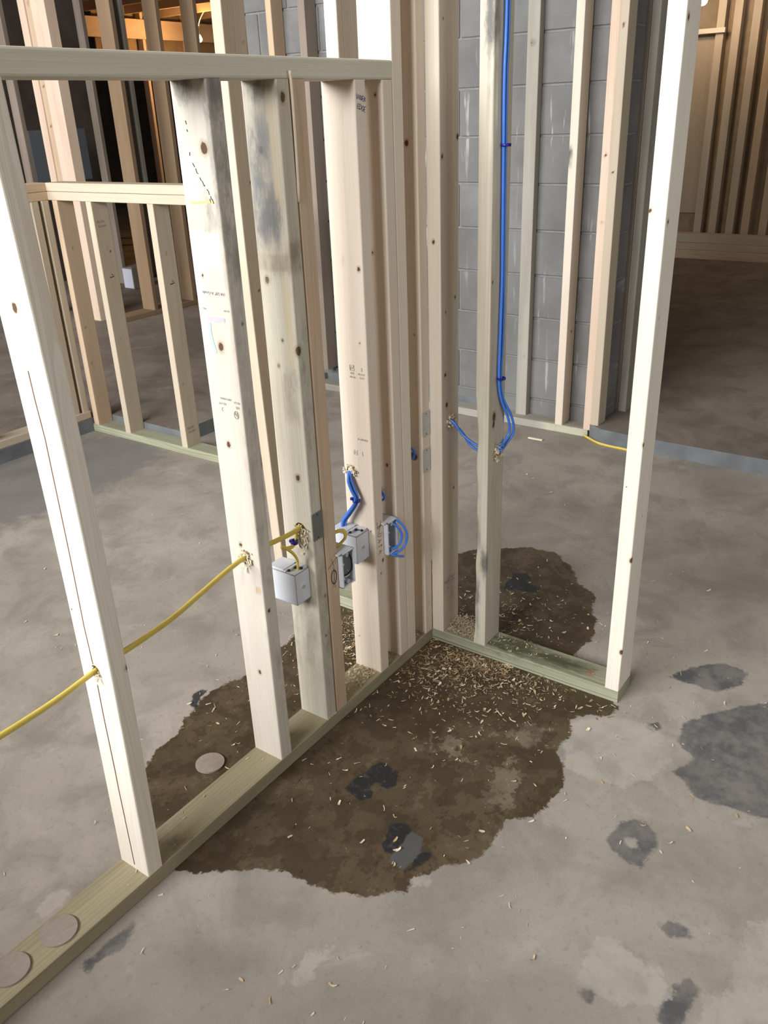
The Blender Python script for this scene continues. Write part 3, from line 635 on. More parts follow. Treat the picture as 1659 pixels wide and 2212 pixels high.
# ------------------------------------------------------------------ full height frame crossing behind the pony wall
sw = empty('stud_wall_frame', (0.045, -0.1, 0), 'tall stud wall frame on the green bottom plate at the corner', 'wall frame')
pb = board('bottom_plate', sw, (0, -0.583, 0), (D, 0.672, T), 'y', 'treated_green', res=0.010, c=0.002,
           stains=[(.05, 0, .33, .06, .02, .16, 1.2), (.045, 0, .19, .035, .02, .12, 1.3), (.04, 0, .75, .08, .03, .3, .6)],
           paints=[(.042, 0, .098, .005, .02, .006, (0.5, 0.03, 0.03), .85)])
board('top_plate', sw, (0, -0.583, TOP), (D, 0.672, 2.745), 'y', 'spruce')
def studB(y, mat, **kw): return board('stud', sw, (0, y, T), (D, y + T, TOP), 'z', mat, **kw)
b1 = studB(-0.038, 'spruce', res=R6, holes=[('Y', .043, .657, .0125)], knots=[(0, .020, 1.126, .010), (.011, 0, 1.318, .010), (.082, 0, 1.358, .012), (.020, 0, .788, .010), (.026, 0, .704, .012), (.024, 0, .951, .007), (.07, 0, .981, .008), (.062, 0, .45, .008), (.02, 0, 1.6, .006)],
            stains=[(.05, 0, .14, .05, .02, .06, .35)])
b2 = studB(-0.179, 'weathered', res=R6, holes=[('Y', .050, .598, .012)], knots=[(.030, 0, .693, .020), (.028, 0, .672, .014), (.010, 0, 1.038, .008)],
            stains=[(0, .010, 1.58, .02, .016, .10, 1.3), (.01, 0, 1.60, .02, .02, .10, .9), (0, .006, .27, .012, .014, .045, 1.3), (0, .03, .15, .012, .012, .12, .9), (0, .030, .40, .012, .014, .12, .55)],
            wane=[(0, T, .02, .75, .009, 3), (0, 0, 1.0, 2.2, .005, 5)])
b3 = studB(-0.583, 'spruce_white', res=R6, knots=[(0, .034, 1.213, .009), (.015, 0, 1.56, .012), (.016, 0, 1.19, .010), (.022, 0, .99, .007), (.004, 0, .70, .010), (.002, 0, .397, .013), (0, .002, .125, .012), (.05, 0, .50, .006), (0, .03, .59, .004), (.06, 0, .06, .005)])
b4 = studB(0.245, 'spruce', res=0.012)
b5 = studB(0.592, 'tan', res=0.010, bow=(0, 0.03), knots=[(.05, 0, 1.25, .010), (.07, 0, 1.6, .010), (.04, 0, .95, .008)])
text('grade_stamp', b1, 'NLGA', .010, (.022, -.038, .200), '-y', 'ink_soft'); text('grade_stamp', b1, '107', .009, (.026, -.038, .176), '-y', 'ink_soft')
text('grade_stamp', b1, 'KD-HT', .0075, (.058, -.038, .205), '-y', 'ink_soft'); text('grade_stamp', b1, 'S-P-F', .0075, (.060, -.038, .192), '-y', 'ink_soft')

# ------------------------------------------------------------------ steel protector plates on the studs
def nail_plate(lo, w, h, mat, label):
    n = 9; out = []
    rs = random.Random(int(h * 1e5) + int(lo[2] * 1e4))
    top = [(w * k / n, h - (0.004 * (k % 2)) - .0008 * rs.random()) for k in range(n + 1)]
    bot = [(w * k / n, 0.004 * ((k + 1) % 2)) for k in range(n + 1)]
    o2 = bot + list(reversed(top)); m = len(o2)
    V = [(x, 0, z) for x, z in o2] + [(x, -.0016, z) for x, z in o2]
    F = [tuple(range(m)), tuple(reversed(range(m, 2 * m)))] + [(i, m + i, m + (i + 1) % m, (i + 1) % m) for i in range(m)]
    e = empty('nail_plate', lo, label, 'nail plate', 'steel nail plates')
    link('plate', mesh('plate', V, F), mat, e, lo)
    for (a, b) in ((.45, .10), (.50, .90)):
        link('nail_hole', cyl_mesh('nail_hole', (0, 0, 0), 'Y', .0018, .0006, 8), 'hole', e, (lo[0] + w * a, lo[1] - .0018, lo[2] + h * b))
    return e
nail_plate((-0.509, -.0006, .556), .037, .072, 'steel_dull', 'dull dark steel nail plate on the weathered stud above the grey box')
nail_plate((-0.037, -.0006, .662), .036, .070, 'steel', 'upper of two galvanised nail plates beside the corner stud')
nail_plate((-0.037, -.0006, .558), .036, .070, 'steel', 'lower of two galvanised nail plates beside the corner stud')

# ------------------------------------------------------------------ electrical boxes
def closed_box(x0, x1, y0, y1, z0, z1, label):
    e = empty('electrical_box', ((x0 + x1) / 2, (y0 + y1) / 2, z0), label, 'electrical box', 'grey electrical boxes')
    t = .0025
    bl = [((x0, y0, z0), (x1, y0 + t, z1)), ((x0, y0, z0), (x0 + t, y1, z1)), ((x1 - t, y0, z0), (x1, y1, z1)), ((x0, y0, z0), (x1, y1, z0 + t)), ((x0, y0, z1 - t), (x1, y1, z1))]
    link('body', boxes_mesh('body', bl, .0008), 'box', e)
    link('ridge', boxes_mesh('ridge', [((x0 + .001, y0 + .030, z1), (x1 - .001, y0 + .036, z1 + .004)), ((x0 + .001, y0 + .036, z1), (x1 - .001, y1, z1 + .006))], .0008), 'box', e)
    link('ridge', boxes_mesh('ridge', [((x1 - .016, y0 + .004, z1), (x1 - .001, y0 + .030, z1 + .004))], .0008), 'box', e)
    link('clamp', boxes_mesh('clamp', [((x0 + .014, y0 + .026, z1 + .0005), (x0 + .036, y0 + .031, z1 + .006))], .0008), 'box', e)
    for (a, b) in ((x0 + .010, y0 + .026), (x0 + .030, y0 + .022), (x1 - .008, y0 + .038), (x0 + .034, y0 + .008)):
        link('knockout', cyl_mesh('knockout', (0, 0, 0), 'Z', .0032, .004, 10), 'black', e, (a, b, z1 + .0035))
    xm, zm = (x0 + x1) / 2, (z0 + z1) / 2
    link('boss', cyl_mesh('boss', (0, 0, 0), 'Y', .011, .0016, 20, .009), 'box', e, (xm, y0 - .0004, zm))
    link('screw', cyl_mesh('screw', (0, 0, 0), 'Y', .0045, .003, 12), 'steel', e, (xm, y0 - .002, zm))
    link('knockout', cyl_mesh('knockout', (0, 0, 0), 'Z', .0035, .004, 10), 'black', e, (x0 + .008, y0 + .045, z0 - .0015))
    return e
closed_box(-0.562, -0.5105, .019, .102, .404, .486, 'closed grey electrical box fed by a curled yellow cable on the weathered stud')
closed_box(-0.322, -0.2690, .020, .102, .403, .482, 'closed grey electrical box fed by a bundle of blue cables')
def open_box(x0, x1, y0, y1, z0, z1, label, peel=0.0):
    e = empty('electrical_box', ((x0 + x1) / 2, (y0 + y1) / 2, z0), label, 'electrical box', 'grey electrical boxes')
    t = .0035
    bl = [((x0, y1 - t, z0), (x1, y1, z1)), ((x0, y0, z0), (x0 + t * 1.6, y1, z1)), ((x1 - t, y0, z0), (x1, y1, z1)), ((x0, y0, z0), (x1, y1, z0 + t)), ((x0, y0, z1 - t), (x1, y1, z1))]
    link('body', boxes_mesh('body', bl, .0008), 'box', e)
    xm = (x0 + x1) / 2
    for z in (z1 - .010, z0 + .010):
        bs = link('screw_boss', cyl_mesh('screw_boss', (0, 0, 0), 'Y', .0055, .022, 14), 'box', e, (xm, y0 + .013, z))
        link('screw', cyl_mesh('screw', (0, 0, 0), 'Y', .0032, .002, 10), 'steel', bs, (xm, y0 + .0015, z))
    for z in (z0 + .024, z1 - .030):
        link('lug', boxes_mesh('lug', [((x0 - .0015, y0 - .001, z), (x0 + .007, y0 + .006, z + .004))]), 'box', e)
    link('flange', boxes_mesh('flange', [((x0 - .010, y0 + .004, z1 - .001), (x1 - .006, y0 + .030, z1 + .003))], .0006), 'box', e)
    link('knockout', cyl_mesh('knockout', (0, 0, 0), 'Y', .005, .001, 12), 'black', e, (x0 + .016, y1 - t - .0006, z0 + .034))
    return e
ob1 = open_box(-0.4245, -0.3745, -.012, .052, .391, .486, 'open grey electrical box with a black wire loop inside')
ob2 = open_box(-0.2300, -0.1830, -.012, .052, .395, .489, 'open grey electrical box holding coiled blue data cable')

# ------------------------------------------------------------------ cables
def cable(name, pts, r, mat, label, cat='cable', group=None, flat=None, seg=10, up=(0, 0, 1), per=8):
    return tag(centred(name, tube_mesh(name, pts, r, seg, per, flat, up), mat), label, cat, group)
cable('yellow_cable', [(-1.85, .05, .545), (-1.6, .045, .532), (-1.35, .042, .526), (-1.2, .042, .527), (X1, .044, .535), (X1 + .04, .045, .538), (-.98, .045, .541), (-.90, .045, .548), (-.82, .045, .564), (-.75, .043, .580), (X2, .040, .591), (X2 + .04, .040, .592), (-.60, .042, .585), (-.55, .039, .583), (X3, .034, .586), (X3 + .06, .036, .585), (-.41, .040, .575)], .0062, 'yellow',
      'long yellow cable strung through three studs of the pony wall', flat=.0036)
cable('yellow_cable', [(X3b + .05, .045, .587), (X3 + .045, .045, .588), (X3 + .01, .044, .588), (X3 - .006, .043, .578), (X3 - .012, .041, .562), (X3 - .020, .040, .551), (-.545, .038, .549), (-.566, .040, .555), (-.570, .042, .560), (-.560, .038, .552), (-.541, .036, .530), (-.530, .036, .508), (-.533, .034, .490), (-.540, .031, .470)], .0046, 'yellow',
      'short curled yellow cable dropping into the closed grey box', flat=.0030, per=10)
cable('yellow_cable', [(-.43, .030, .528), (-.405, .012, .537), (-.385, .008, .530), (-.378, .010, .510), (-.385, .018, .496), (-.400, .026, .486)], .0048, 'yellow',
      'yellow cable looping into the open box with the black wire', flat=.0032, per=10)
g = 'blue cables on the framing'
for k, (dy, dx) in enumerate(((0, 0), (.0085, -.001), (.004, -.008))):
    cable('blue_cable', [(X4 + .03, .066 + dy * .4, .642), (X4 - .002, .066 + dy * .4, .637), (X4 - .010 + dx, .060 + dy, .618), (X4 - .012 + dx, .050 + dy, .593), (X4 - .012 + dx, .041 + dy * .5, .572), (X4 - .013 + dx, .045 + dy * .8, .552), (X4 - .016 + dx, .062 + dy, .525), (X4 - .022 + dx, .077 + dy, .500), (X4 - .024 + dx, .075 + dy, .478), (X4 - .028 + dx, .062 + dy, .462), (X4 - .030 + dx, .056 + dy * .4, .452)], .0036, 'blue',
          ('leftmost', 'middle', 'rightmost')[2 - k] + ' blue cable of the tied bundle above the closed grey box', group=g)
vr = [(.039, 1.661), (.035, 1.521), (.038, 1.378), (.043, 1.19), (.046, 1.082), (.043, .947), (.041, .831), (.054, .776), (.085, .715), (.096, .672), (.078, .648), (.052, .640)]
cable('blue_cable', [(.036, -.184, 2.7), (.038, -.184, 2.2)] + [(x, -.185 - (.006 if .65 < z < .75 else 0), z) for x, z in vr] + [(.050, -.165, .636), (.050, -.140, .634), (.047, -.115, .637), (.045, -.078, .658), (.044, -.055, .684), (.043, -.036, .697), (.043, -.01, .700)], .0036, 'blue', 'blue cable on the left of the pair hung down the second corner stud', group=g)
vr2 = [(.048, 1.661), (.044, 1.521), (.046, 1.378), (.050, 1.19), (.053, 1.082), (.055, .95), (.049, .831), (.062, .776), (.096, .715), (.110, .668), (.092, .640), (.056, .630)]
cable('blue_cable', [(.044, -.186, 2.7), (.046, -.186, 2.2)] + [(x, -.186 - (.010 if .64 < z < .75 else 0), z) for x, z in vr2] + [(.052, -.165, .628), (.052, -.140, .624), (.050, -.118, .622), (.050, -.095, .634), (.048, -.075, .662), (.046, -.055, .680), (.045, -.036, .690), (.045, -.01, .694)], .0036, 'blue', 'blue cable on the right of the pair hung down the second corner stud', group=g)
# loose loops at the open data box
bx0, by0 = -.206, -.012
cable('blue_cable', [(-.212, .030, .470), (-.206, .004, .480), (-.196, -.018, .470), (-.186, -.026, .445), (-.190, -.024, .420), (-.206, -.014, .408), (-.222, .002, .408)], .0034, 'blue', 'inner blue cable loop coiled in the open data box', group=g)
cable('blue_cable', [(-.196, .030, .480), (-.190, .000, .486), (-.178, -.022, .470), (-.170, -.032, .440), (-.174, -.030, .412), (-.190, -.022, .396), (-.212, -.010, .392), (-.220, .004, .396)], .0034, 'blue', 'outer blue cable loop bulging from the open data box', group=g)
cable('blue_cable', [(-.222, .010, .404), (-.214, -.014, .392), (-.200, -.022, .384), (-.183, -.028, .377)], .0034, 'blue', 'cut blue cable end poking from the bottom of the data box', group=g)
cable('blue_cable', [(X6 - .03, .055, .640), (X6 - .012, .034, .631), (X6 - .010, .020, .618), (X6 - .014, .024, .602), (X6 + .01, .030, .600)], .0034, 'blue', 'short blue cable loop in the gap beside the nail plates', group=g)
cable('blue_cable', [(X5 - .030, .070, .570), (X5 - .012, .044, .556), (X5 - .012, .028, .536), (X5 - .018, .044, .524), (X5 - .035, .06, .518)], .0034, 'blue', 'short blue cable loop in the gap above the data box', group=g)
def wire(pts, r, mat, label): return tag(centred('electrical_wire', tube_mesh('electrical_wire', pts, r, 8, 8), mat), label, 'wire', 'wires in the open box')
wire([(-.412, .020, .470), (-.396, .000, .478), (-.384, -.006, .465), (-.379, -.006, .440), (-.384, -.006, .424), (-.398, -.002, .416), (-.414, .008, .416)], .0022, 'black', 'black wire looped inside the open grey box')
wire([(-.414, .014, .414), (-.402, -.002, .413), (-.390, -.005, .417), (-.386, .004, .424)], .0017, 'wire_white', 'white wire along the bottom of the open grey box')
def tie(name, c, axis, r, w, label, tail):
    e = empty('cable_tie', c, label, 'cable tie', 'blue cable ties')
    pts = []
    for k in range(17):
        a = 2 * math.pi * k / 16
        pts.append((r * math.cos(a), r * math.sin(a), 0) if axis == 'Z' else (0, r * math.cos(a), r * math.sin(a)))
    link('strap', tube_mesh('strap', pts, w, 8, 1, flat=.0012, smoothpath=False, up=(0, 0, 1) if axis == 'Z' else (1, 0, 0)), 'navy', e, c)
    link('head', boxes_mesh('head', [((-.004, -.004, -.0035), (.004, .004, .0035))], .0008), 'navy', e, Vector(c) + Vector((tail[0], tail[1], tail[2])))
    return e
tie('t', (.041, -.188, 1.378), 'Z', .0095, .0030, 'upper dark blue tie around the hanging blue cables', (.010, -.004, 0))
tie('t', (.046, -.189, .831), 'Z', .0105, .0030, 'lower dark blue tie around the hanging blue cables', (-.011, -.004, 0))
tie('t', (X4 - .014, .044, .563), 'Z', .0090, .0035, 'dark blue tie pinching the cables above the closed grey box', (-.002, .012, .004))
tie('t', (X3 - .020, .0405, .556), 'Z', .0080, .0055, 'dark blue tie on the short curled yellow cable', (-.006, .004, .004))
cable('yellow_cable', [(1.848, .300, .010), (1.828, .262, .006), (1.793, .203, .006), (1.780, .14, .006), (1.777, .085, .006), (1.774, .05, .006), (1.776, .01, .006), (1.781, -.02, .006)], .006, 'yellow', 'yellow cable lying along the slab step', flat=.004)

# ------------------------------------------------------------------ round cut-outs on the plate and floor
def disc(c, r, rot, label):
    e = bmesh.new(); bmesh.ops.create_cone(e, cap_ends=True, segments=40, radius1=r, radius2=r, depth=.004)
    bmesh.ops.translate(e, verts=e.verts, vec=(0, 0, .002)); me = bpy.data.meshes.new('wood_disc'); e.to_mesh(me); e.free()
    o = link('wood_disc', me, 'disc', None, c); o.rotation_euler = (0, 0, rot); return tag(o, label, 'disc', 'round wooden discs')
disc((-0.765, .175, .0005), .036, .4, 'round wooden disc lying on the damp floor')
disc((-1.290, .047, T + .0003), .036, 1.3, 'round wooden disc on the plate, nearer the first stud')
disc((-1.392, .052, T + .0003), .036, 2.2, 'round wooden disc on the plate cut by the picture edge')

# ------------------------------------------------------------------ shavings
rs = np.random.RandomState(11)
def gauss(n, c, s, z=0.0): return [(c[0] + rs.randn() * s[0], c[1] + rs.randn() * s[1], z) for _ in range(n)]
def clear(P):      # keep floor chips off the plates
    return [p for p in P if not ((-1.8 < p[0] < .005 and -.004 < p[1] < D + .004) or (-.004 < p[0] < D + .004 and -.59 < p[1] < .68)) and not (p[1] > 1.9)]
fl = clear(gauss(620, (-.12, -.18), (.12, .13)) + gauss(160, (-.035, -.27), (.03, .13)) + gauss(240, (.22, -.12), (.14, .16)) + gauss(420, (-.08, .22), (.12, .10)) + gauss(160, (-.35, .28), (.2, .12)) +
           gauss(110, (-.45, -.35), (.35, .25)) + gauss(90, (0.05, -.6), (.25, .16)) + [(rs.uniform(-1.3, 1.6), rs.uniform(-1.1, 1.6), 0) for _ in range(330)])
tag(link('wood_shavings', chips_mesh('wood_shavings', fl, .005, .018, 5), 'chip'), 'pale wood shavings scattered over the floor', 'shavings', kind='stuff')
fd = clear(gauss(800, (-.08, -.12), (.09, .10)) + gauss(500, (-.03, -.25), (.035, .12)) + gauss(700, (-.07, .20), (.10, .07)) + gauss(160, (.20, -.08), (.09, .10)))
tag(link('wood_shavings', chips_mesh('wood_shavings', fd, .005, .018, 6), 'chip_dark'), 'damp brown shavings in the corner of the two frames', 'shavings', kind='stuff')
P = [(rs.uniform(X3b + .06, X4 - .003), .012 + .07 * rs.rand(), T + .004 * rs.rand()) for _ in range(190)] + [(rs.uniform(X4 - .07, X4 - .002), .012 + .06 * rs.rand(), T + .008 * rs.rand()) for _ in range(110)] + [(rs.uniform(X4 + .04, X5 - .002), .008 + .07 * rs.rand(), T + .006 * rs.rand()) for _ in range(70)] + [(rs.uniform(X5b + .045, X6 - .002), .008 + .07 * rs.rand(), T + .004 * rs.rand()) for _ in range(40)] + [(rs.uniform(-1.15, X2), .006 + .07 * rs.rand(), T) for _ in range(14)]
P += [(X3 + .038 * rs.rand(), -.0, T + .001) for _ in range(26)]
tag(link('wood_shavings', chips_mesh('wood_shavings', P, .004, .014, 8), 'chip'), 'drill shavings lying on the pony wall plate', 'shavings', kind='stuff')
P = []
for _ in range(1100):
    y = rs.uniform(-.136, -.040); x = .006 + .083 * rs.rand() ** .8
    P.append((x, y, T + max(0, .030 * (1 - ((y + .075) / .07) ** 2) * (x / .09)) * rs.rand()))
P += [(.01 + .07 * rs.rand(), -.185 - abs(rs.randn()) * .09, T) for _ in range(80)] + [(.01 + .07 * rs.rand(), .04 + .2 * rs.rand(), T + .012 * rs.rand()) for _ in range(240)]
tag(link('wood_shavings', chips_mesh('wood_shavings', P, .004, .012, 9), 'chip'), 'heap of shavings on the green plate between the corner studs', 'shavings', kind='stuff')
# splintered rims of the drilled holes
def rim(name, parent, c, axis, r, n, seed, drop=.03):
    q = np.random.RandomState(seed); V = []; F = []
    for k in range(n):
        a = q.rand() * 6.283; rr = r * (.9 + .35 * q.rand()); dz = -abs(q.randn()) * drop * .4 if q.rand() < .55 else 0
        u = rr * math.cos(a) + q.randn() * .002; v = rr * math.sin(a) + dz; L = .004 + .008 * q.rand(); w = .0012 + .0016 * q.rand(); o = .001 + .006 * q.rand(); b = q.rand() * 6.28
        p = [(0, u, v), (-o, u + L * .5 * math.cos(b), v + L * .5 * math.sin(b)), (-o * 1.3, u + L * math.cos(b), v + L * math.sin(b) - .002)]
        k0 = len(V)
        for (d0, uu, vv) in p:
            for s in (-1, 1):
                a2 = uu - s * w * math.sin(b); b2 = vv + s * w * math.cos(b)
                V.append((d0, a2, b2) if axis == 'X' else (a2, d0, b2))
        F += [(k0, k0 + 1, k0 + 3, k0 + 2), (k0 + 2, k0 + 3, k0 + 5, k0 + 4)]
    o = link(name, mesh(name, V, F), 'chip', parent, c); o['kind'] = 'stuff'; return o
rim('splinters', s1, (X1 + .009, .045, .535), 'X', .011, 14, 1, .01)
rim('splinters', s2, (X2, .040, .591), 'X', .012, 60, 2, .02)
rim('splinters', s3, (X3, .034, .575), 'X', .015, 90, 3, .045)
rim('splinters', s4, (X4, .068, .638), 'X', .011, 60, 4, .012)
rim('splinters', b1, (.043, -.038, .695), 'Y', .013, 70, 5, .02)
rim('splinters', b2, (.050, -.179, .632), 'Y', .013, 90, 6, .025)

# ------------------------------------------------------------------ pony wall in the middle distance (L shaped)
pe = empty('pony_wall_frame', (0.745, 1.95, 0), 'low pony wall frame with a doubled cap on a green plate at left', 'wall frame')
board('bottom_plate', pe, (.70, 1.42, 0), (.789, 2.54, T), 'y', 'treated_green')
board('cap_plate', pe, (.70, 1.42, 1.139), (.789, 2.545, 1.177), 'y', 'tan'); board('cap_plate', pe, (.70, 1.42, 1.178), (.789, 2.545, 1.216), 'y', 'tan')
for (y, m) in ((2.482, 'fir'), (2.234, 'tan'), (1.820, 'tan'), (1.44, 'tan')):
    st = board('stud', pe, (.70, y, T), (.789, y + T, 1.139), 'z', m, res=.010, knots=[(.05 * random.random() + .02, 0, random.uniform(.1, 1.0), .010) for _ in range(3)])
    if m == 'tan' and y > 1.5:
        text('grade_stamp', st, 'NLGA', .016, (.735, y, 1.05 if y > 2 else .13), '-y', 'ink_soft'); text('grade_stamp', st, 'KD-HT', .014, (.742, y, 1.03 if y > 2 else .11), '-y', 'ink_soft')
        strokes('pencil_mark', st, [[(.735, .80), (.760, .803), (.748, .815)]], .004, on_my(y), 'ink')
pf = empty('pony_wall_frame', (-0.4, 2.59, SLAB), 'low pony wall frame standing on the dark slab edge at left', 'wall frame')
board('bottom_plate', pf, (-2.6, 2.535, SLAB), (.70, 2.624, SLAB + T), 'x', 'tan')
board('cap_plate', pf, (-2.6, 2.545, 1.139), (.70, 2.634, 1.177), 'x', 'fir'); board('cap_plate', pf, (-2.6, 2.545, 1.178), (.70, 2.634, 1.216), 'x', 'fir')
for x in (-2.0, -1.55, -1.0, -.45, .10, .604, .660): board('stud', pf, (x, 2.54, SLAB + T), (x + T, 2.629, 1.139), 'z', 'tan')

# built-up post and the partition behind it
bp = empty('built_up_post', (2.29, 4.6, SLAB), 'tall built-up post of pale pink studs behind the low pony wall', 'post')
for k, (y0, y1, m) in enumerate(((4.445, 4.525, 'fir_pink'), (4.526, 4.60, 'fir_pink'), (4.601, 4.672, 'fir'), (4.673, 4.745, 'fir_pink'))):
    board('stud', bp, (2.25 + (.012 if k == 2 else 0), y0, SLAB), (2.335, y1, TOP), 'z', m, res=.02, knots=[(0, .03, random.uniform(.9, 2.2), .020) for _ in range(3)] if k == 2 else [])
wf = empty('stud_wall_frame', (3.4, 4.26, SLAB), 'brown partition frame running away behind the pink post', 'wall frame')
board('bottom_plate', wf, (2.30, 4.21, SLAB), (5.6, 4.35, SLAB + T), 'x', 'fir_shaded')
for x in (2.595, 3.005, 3.375, 3.85, 4.4, 4.95): board('stud', wf, (x, 4.21, SLAB + T), (x + T, 4.35, TOP), 'z', 'fir_shaded', res=.02, knots=[(.0, .04, random.uniform(.4, 2.2), .014) for _ in range(3)])
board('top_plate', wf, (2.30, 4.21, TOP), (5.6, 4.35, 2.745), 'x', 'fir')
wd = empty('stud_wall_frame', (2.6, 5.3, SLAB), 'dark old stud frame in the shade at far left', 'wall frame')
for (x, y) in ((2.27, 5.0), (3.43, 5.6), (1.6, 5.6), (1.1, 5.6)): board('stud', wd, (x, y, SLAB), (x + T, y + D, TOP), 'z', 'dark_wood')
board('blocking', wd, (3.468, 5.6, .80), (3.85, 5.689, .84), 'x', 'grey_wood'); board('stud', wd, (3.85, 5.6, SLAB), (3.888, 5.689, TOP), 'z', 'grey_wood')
link('hanging_board', boxes_mesh('hanging_board', [((2.85, 5.8, 1.0), (3.42, 5.815, 1.42))]), 'panel', wd)
tag(centred('drain_pipe', tube_mesh('drain_pipe', [(3.72, 5.62, SLAB), (3.72, 5.62, 1.2), (3.72, 5.62, 2.74)], .052, 16, 3), 'pipe'), 'tall black pipe between the studs at far left', 'pipe')
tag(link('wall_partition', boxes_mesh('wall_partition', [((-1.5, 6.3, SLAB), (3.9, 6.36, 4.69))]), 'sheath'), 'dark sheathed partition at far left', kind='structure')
cb = empty('cardboard_box', (3.35, 5.32, SLAB), 'cardboard box with a white sheet on its side far behind the pony wall', 'box')
link('body', boxes_mesh('body', [((3.26, 5.255, SLAB), (3.45, 5.395, SLAB + .19))], .003), 'card', cb)
link('flap', boxes_mesh('flap', [((3.27, 5.26, SLAB + .19), (3.44, 5.32, SLAB + .196))]), 'card', cb)
link('flap', mesh('flap', [(3.45, 5.26, SLAB + .19), (3.45, 5.39, SLAB + .19), (3.50, 5.38, SLAB + .25), (3.50, 5.27, SLAB + .25)], [(0, 1, 2, 3)]), 'card', cb)
link('sheet', boxes_mesh('sheet', [((3.2575, 5.258, SLAB + .010), (3.2585, 5.385, SLAB + .180))]), 'paper', cb)

# lit room far behind, seen above the rail
lr = empty('stud_wall_frame', (6.4, 7.6, SLAB), 'orange lit stud frame in the far room', 'wall frame')
for x in (4.9, 5.35, 5.8, 6.5, 7.2, 7.9): board('stud', lr, (x, 7.6, SLAB), (x + T, 7.689, TOP), 'z', 'fir_pink')
board('header', lr, (4.6, 7.57, 2.32), (8.4, 7.61, 2.52), 'x', 'fir_pink'); board('blocking', lr, (4.6, 7.56, 2.05), (8.4, 7.60, 2.14), 'x', 'dark_wood')
link('sheathing', boxes_mesh('sheathing', [((5.2, 7.70, 2.1), (8.4, 7.72, 2.7))]), 'osb', lr)
for k in range(5):
    x = 4.4 + k * .55
    tag(board('ceiling_joist', None, (x, 4.4, 2.55), (x + T, 7.5, 2.748), 'y', 'fir'), ('first', 'second', 'third', 'fourth', 'fifth')[k] + ' ceiling joist from the left in the orange lit room', 'joist', 'joists of the lit room')
def lamp(p, top, power, col, bm_, label, r=.035):
    e = empty('work_light', (p[0], p[1], p[2] - .05), label, 'lamp', 'bare work lights')
    b = bmesh.new(); bmesh.ops.create_uvsphere(b, u_segments=16, v_segments=10, radius=r)
    for v in b.verts:
        if v.co.z > 0: v.co.z *= 1.5; v.co.x *= 1 - .35 * v.co.z / (r * 1.5); v.co.y *= 1 - .35 * v.co.z / (r * 1.5)
    me = bpy.data.meshes.new('bulb'); b.to_mesh(me); b.free(); link('bulb', me, bm_, e, p)
    link('socket', cyl_mesh('socket', (0, 0, 0), 'Z', r * .7, .06, 14), 'black', e, (p[0], p[1], p[2] + r * 1.5 + .02))
    link('cord', tube_mesh('cord', [Vector(q) - Vector(p) for q in top], .006, 8, 8), 'wire_white', e, p)
    l = bpy.data.lights.new('lamp_light', 'POINT'); l.energy = power; l.color = col; l.shadow_soft_size = r * 1.3
    lo = bpy.data.objects.new('lamp_light', l); COL.objects.link(lo); lo.location = (p[0] - .06, p[1] - .06, p[2] - .02)
    return e
lamp((6.0, 6.88, 2.28), [(6.0, 6.88, 2.36), (6.03, 6.86, 2.48), (6.12, 6.80, 2.60), (6.2, 6.72, 2.58), (6.24, 6.70, 2.40), (6.26, 6.70, 2.2)], 32, (1.0, 0.55, 0.20), 'bulb', 'bare orange bulb hanging in the far left room')

# ------------------------------------------------------------------ furring against the block wall
ff_ = empty('furring_frame', (1.9, .8, 0), 'furring frame of pale studs standing against the block wall', 'wall frame')
board('bottom_plate', ff_, (1.852, .285, 0), (1.942, 2.30, T), 'y', 'grey_wood', res=.02, paints=[(0, .02, .12, .01, .03, .12, (.60, .60, .42), .6)])
board('stud', ff_, (1.855, .420, T), (1.944, .458, TOP), 'z', 'spruce_pink', res=.01, knots=[(0, .03, 1.25, .012), (.05, 0, .45, .014)], stains=[(0, .036, 1.21, .01, .012, .05, 1.4)])
board('stud', ff_, (1.852, .271, T), (1.941, .309, TOP), 'z', 'fir_pink', res=.01, knots=[(0, .012, .95, .014), (0, .02, 1.22, .012), (0, .01, .1, .008)])
board('stud', ff_, (1.845, .232, SLAB), (1.934, .270, TOP), 'z', 'tan', res=.01, knots=[(0, .02, 1.66, .014), (0, .03, .9, .005), (0, .025, 1.30, .006), (0, .02, 1.12, .008), (0, .015, .14, .007)])
board('stud', ff_, (1.905, .640, T), (1.949, .698, TOP), 'z', 'grey_wood', res=.012, knots=[(0, .03, .70, .010), (0, .03, 1.66, .020), (0, .02, .30, .008)])
board('stud', ff_, (1.862, 1.880, .12), (1.949, 1.925, TOP), 'z', 'dark_wood')
board('stud', ff_, (1.860, 2.095, T), (1.949, 2.133, TOP), 'z', 'fir')
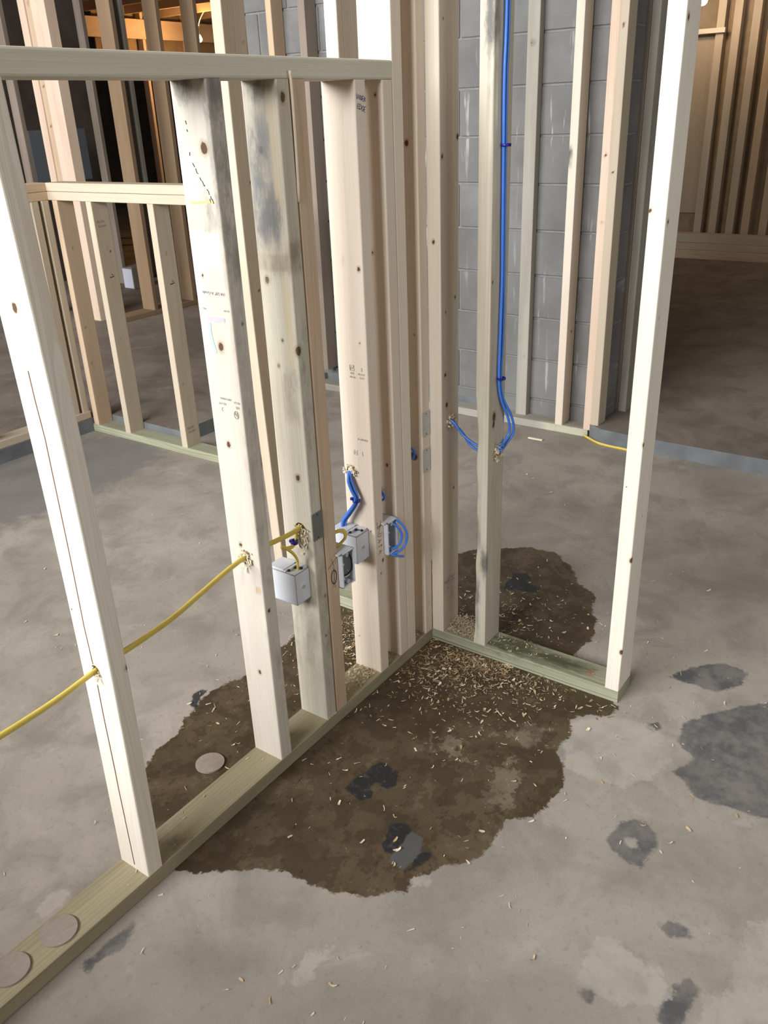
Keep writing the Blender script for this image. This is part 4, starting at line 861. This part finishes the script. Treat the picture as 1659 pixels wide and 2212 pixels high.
ds = empty('door_jamb_studs', (2.15, .23, SLAB), 'doubled brown studs standing at the end of the block wall', 'post')
board('stud', ds, (2.105, .236, SLAB), (2.194, .274, TOP), 'z', 'dark_wood'); board('stud', ds, (2.105, .197, SLAB), (2.194, .235, TOP), 'z', 'grey_wood', res=.012, knots=[(.03, 0, z, .007) for z in (.5, .9, 1.2, 1.36, 1.5)])
# scraps on the floor near the block wall
tag(link('wood_scrap', boxes_mesh('wood_scrap', [((0, 0, 0), (.012, .075, .006))], .001), 'chip', None, (1.70, .45, 0)), 'small pale wood scrap on the floor before the block wall', 'wood scrap')

# ------------------------------------------------------------------ far right room
fr = empty('stud_wall_frame', (7.0, .8, SLAB), 'brown lit stud wall at the far end of the right room', 'wall frame')
link('door_panel', boxes_mesh('door_panel', [((7.03, 1.38, .45), (7.055, 1.61, 1.96))], .004), 'tan', fr)
link('sheathing', boxes_mesh('sheathing', [((7.06, -2.4, SLAB), (7.08, 3.2, 2.74))]), 'osb', fr)
for y in (1.62, 1.30, 1.16, 1.00, .86, .70, .48, .20, -.2, -.6, -1.0, -1.4): board('stud', fr, (6.96, y, SLAB), (7.05, y + .070, TOP), 'z', 'tan' if y > .9 else 'fir', res=.03, knots=[(0, .03, random.uniform(.4, 2.2), .012) for _ in range(4)])
board('header', fr, (6.92, 1.28, 1.98), (6.96, 1.75, 2.02), 'y', 'spruce')
board('blocking', fr, (6.86, .76, 1.55), (6.90, .86, 2.05), 'z', 'fir')
for k, (z0, z1, x0) in enumerate(((SLAB, .150, 6.72), (.151, .213, 6.74), (.214, .290, 6.76))):
    tag(board('lumber_plank', None, (x0, -1.9, z0), (x0 + .14, 2.6, z1), 'y', 'tan' if k else 'fir'), ('bottom', 'middle', 'top')[k] + ' plank of the stack along the far right wall', 'plank', 'planks stacked in the far right room')
lamp((6.45, 1.36, 2.20), [(6.45, 1.36, 2.28), (6.45, 1.36, 2.5), (6.45, 1.36, 2.74)], 9, (1.0, 0.70, 0.42), 'bulb2', 'bright bare bulb in the far right room', .04)
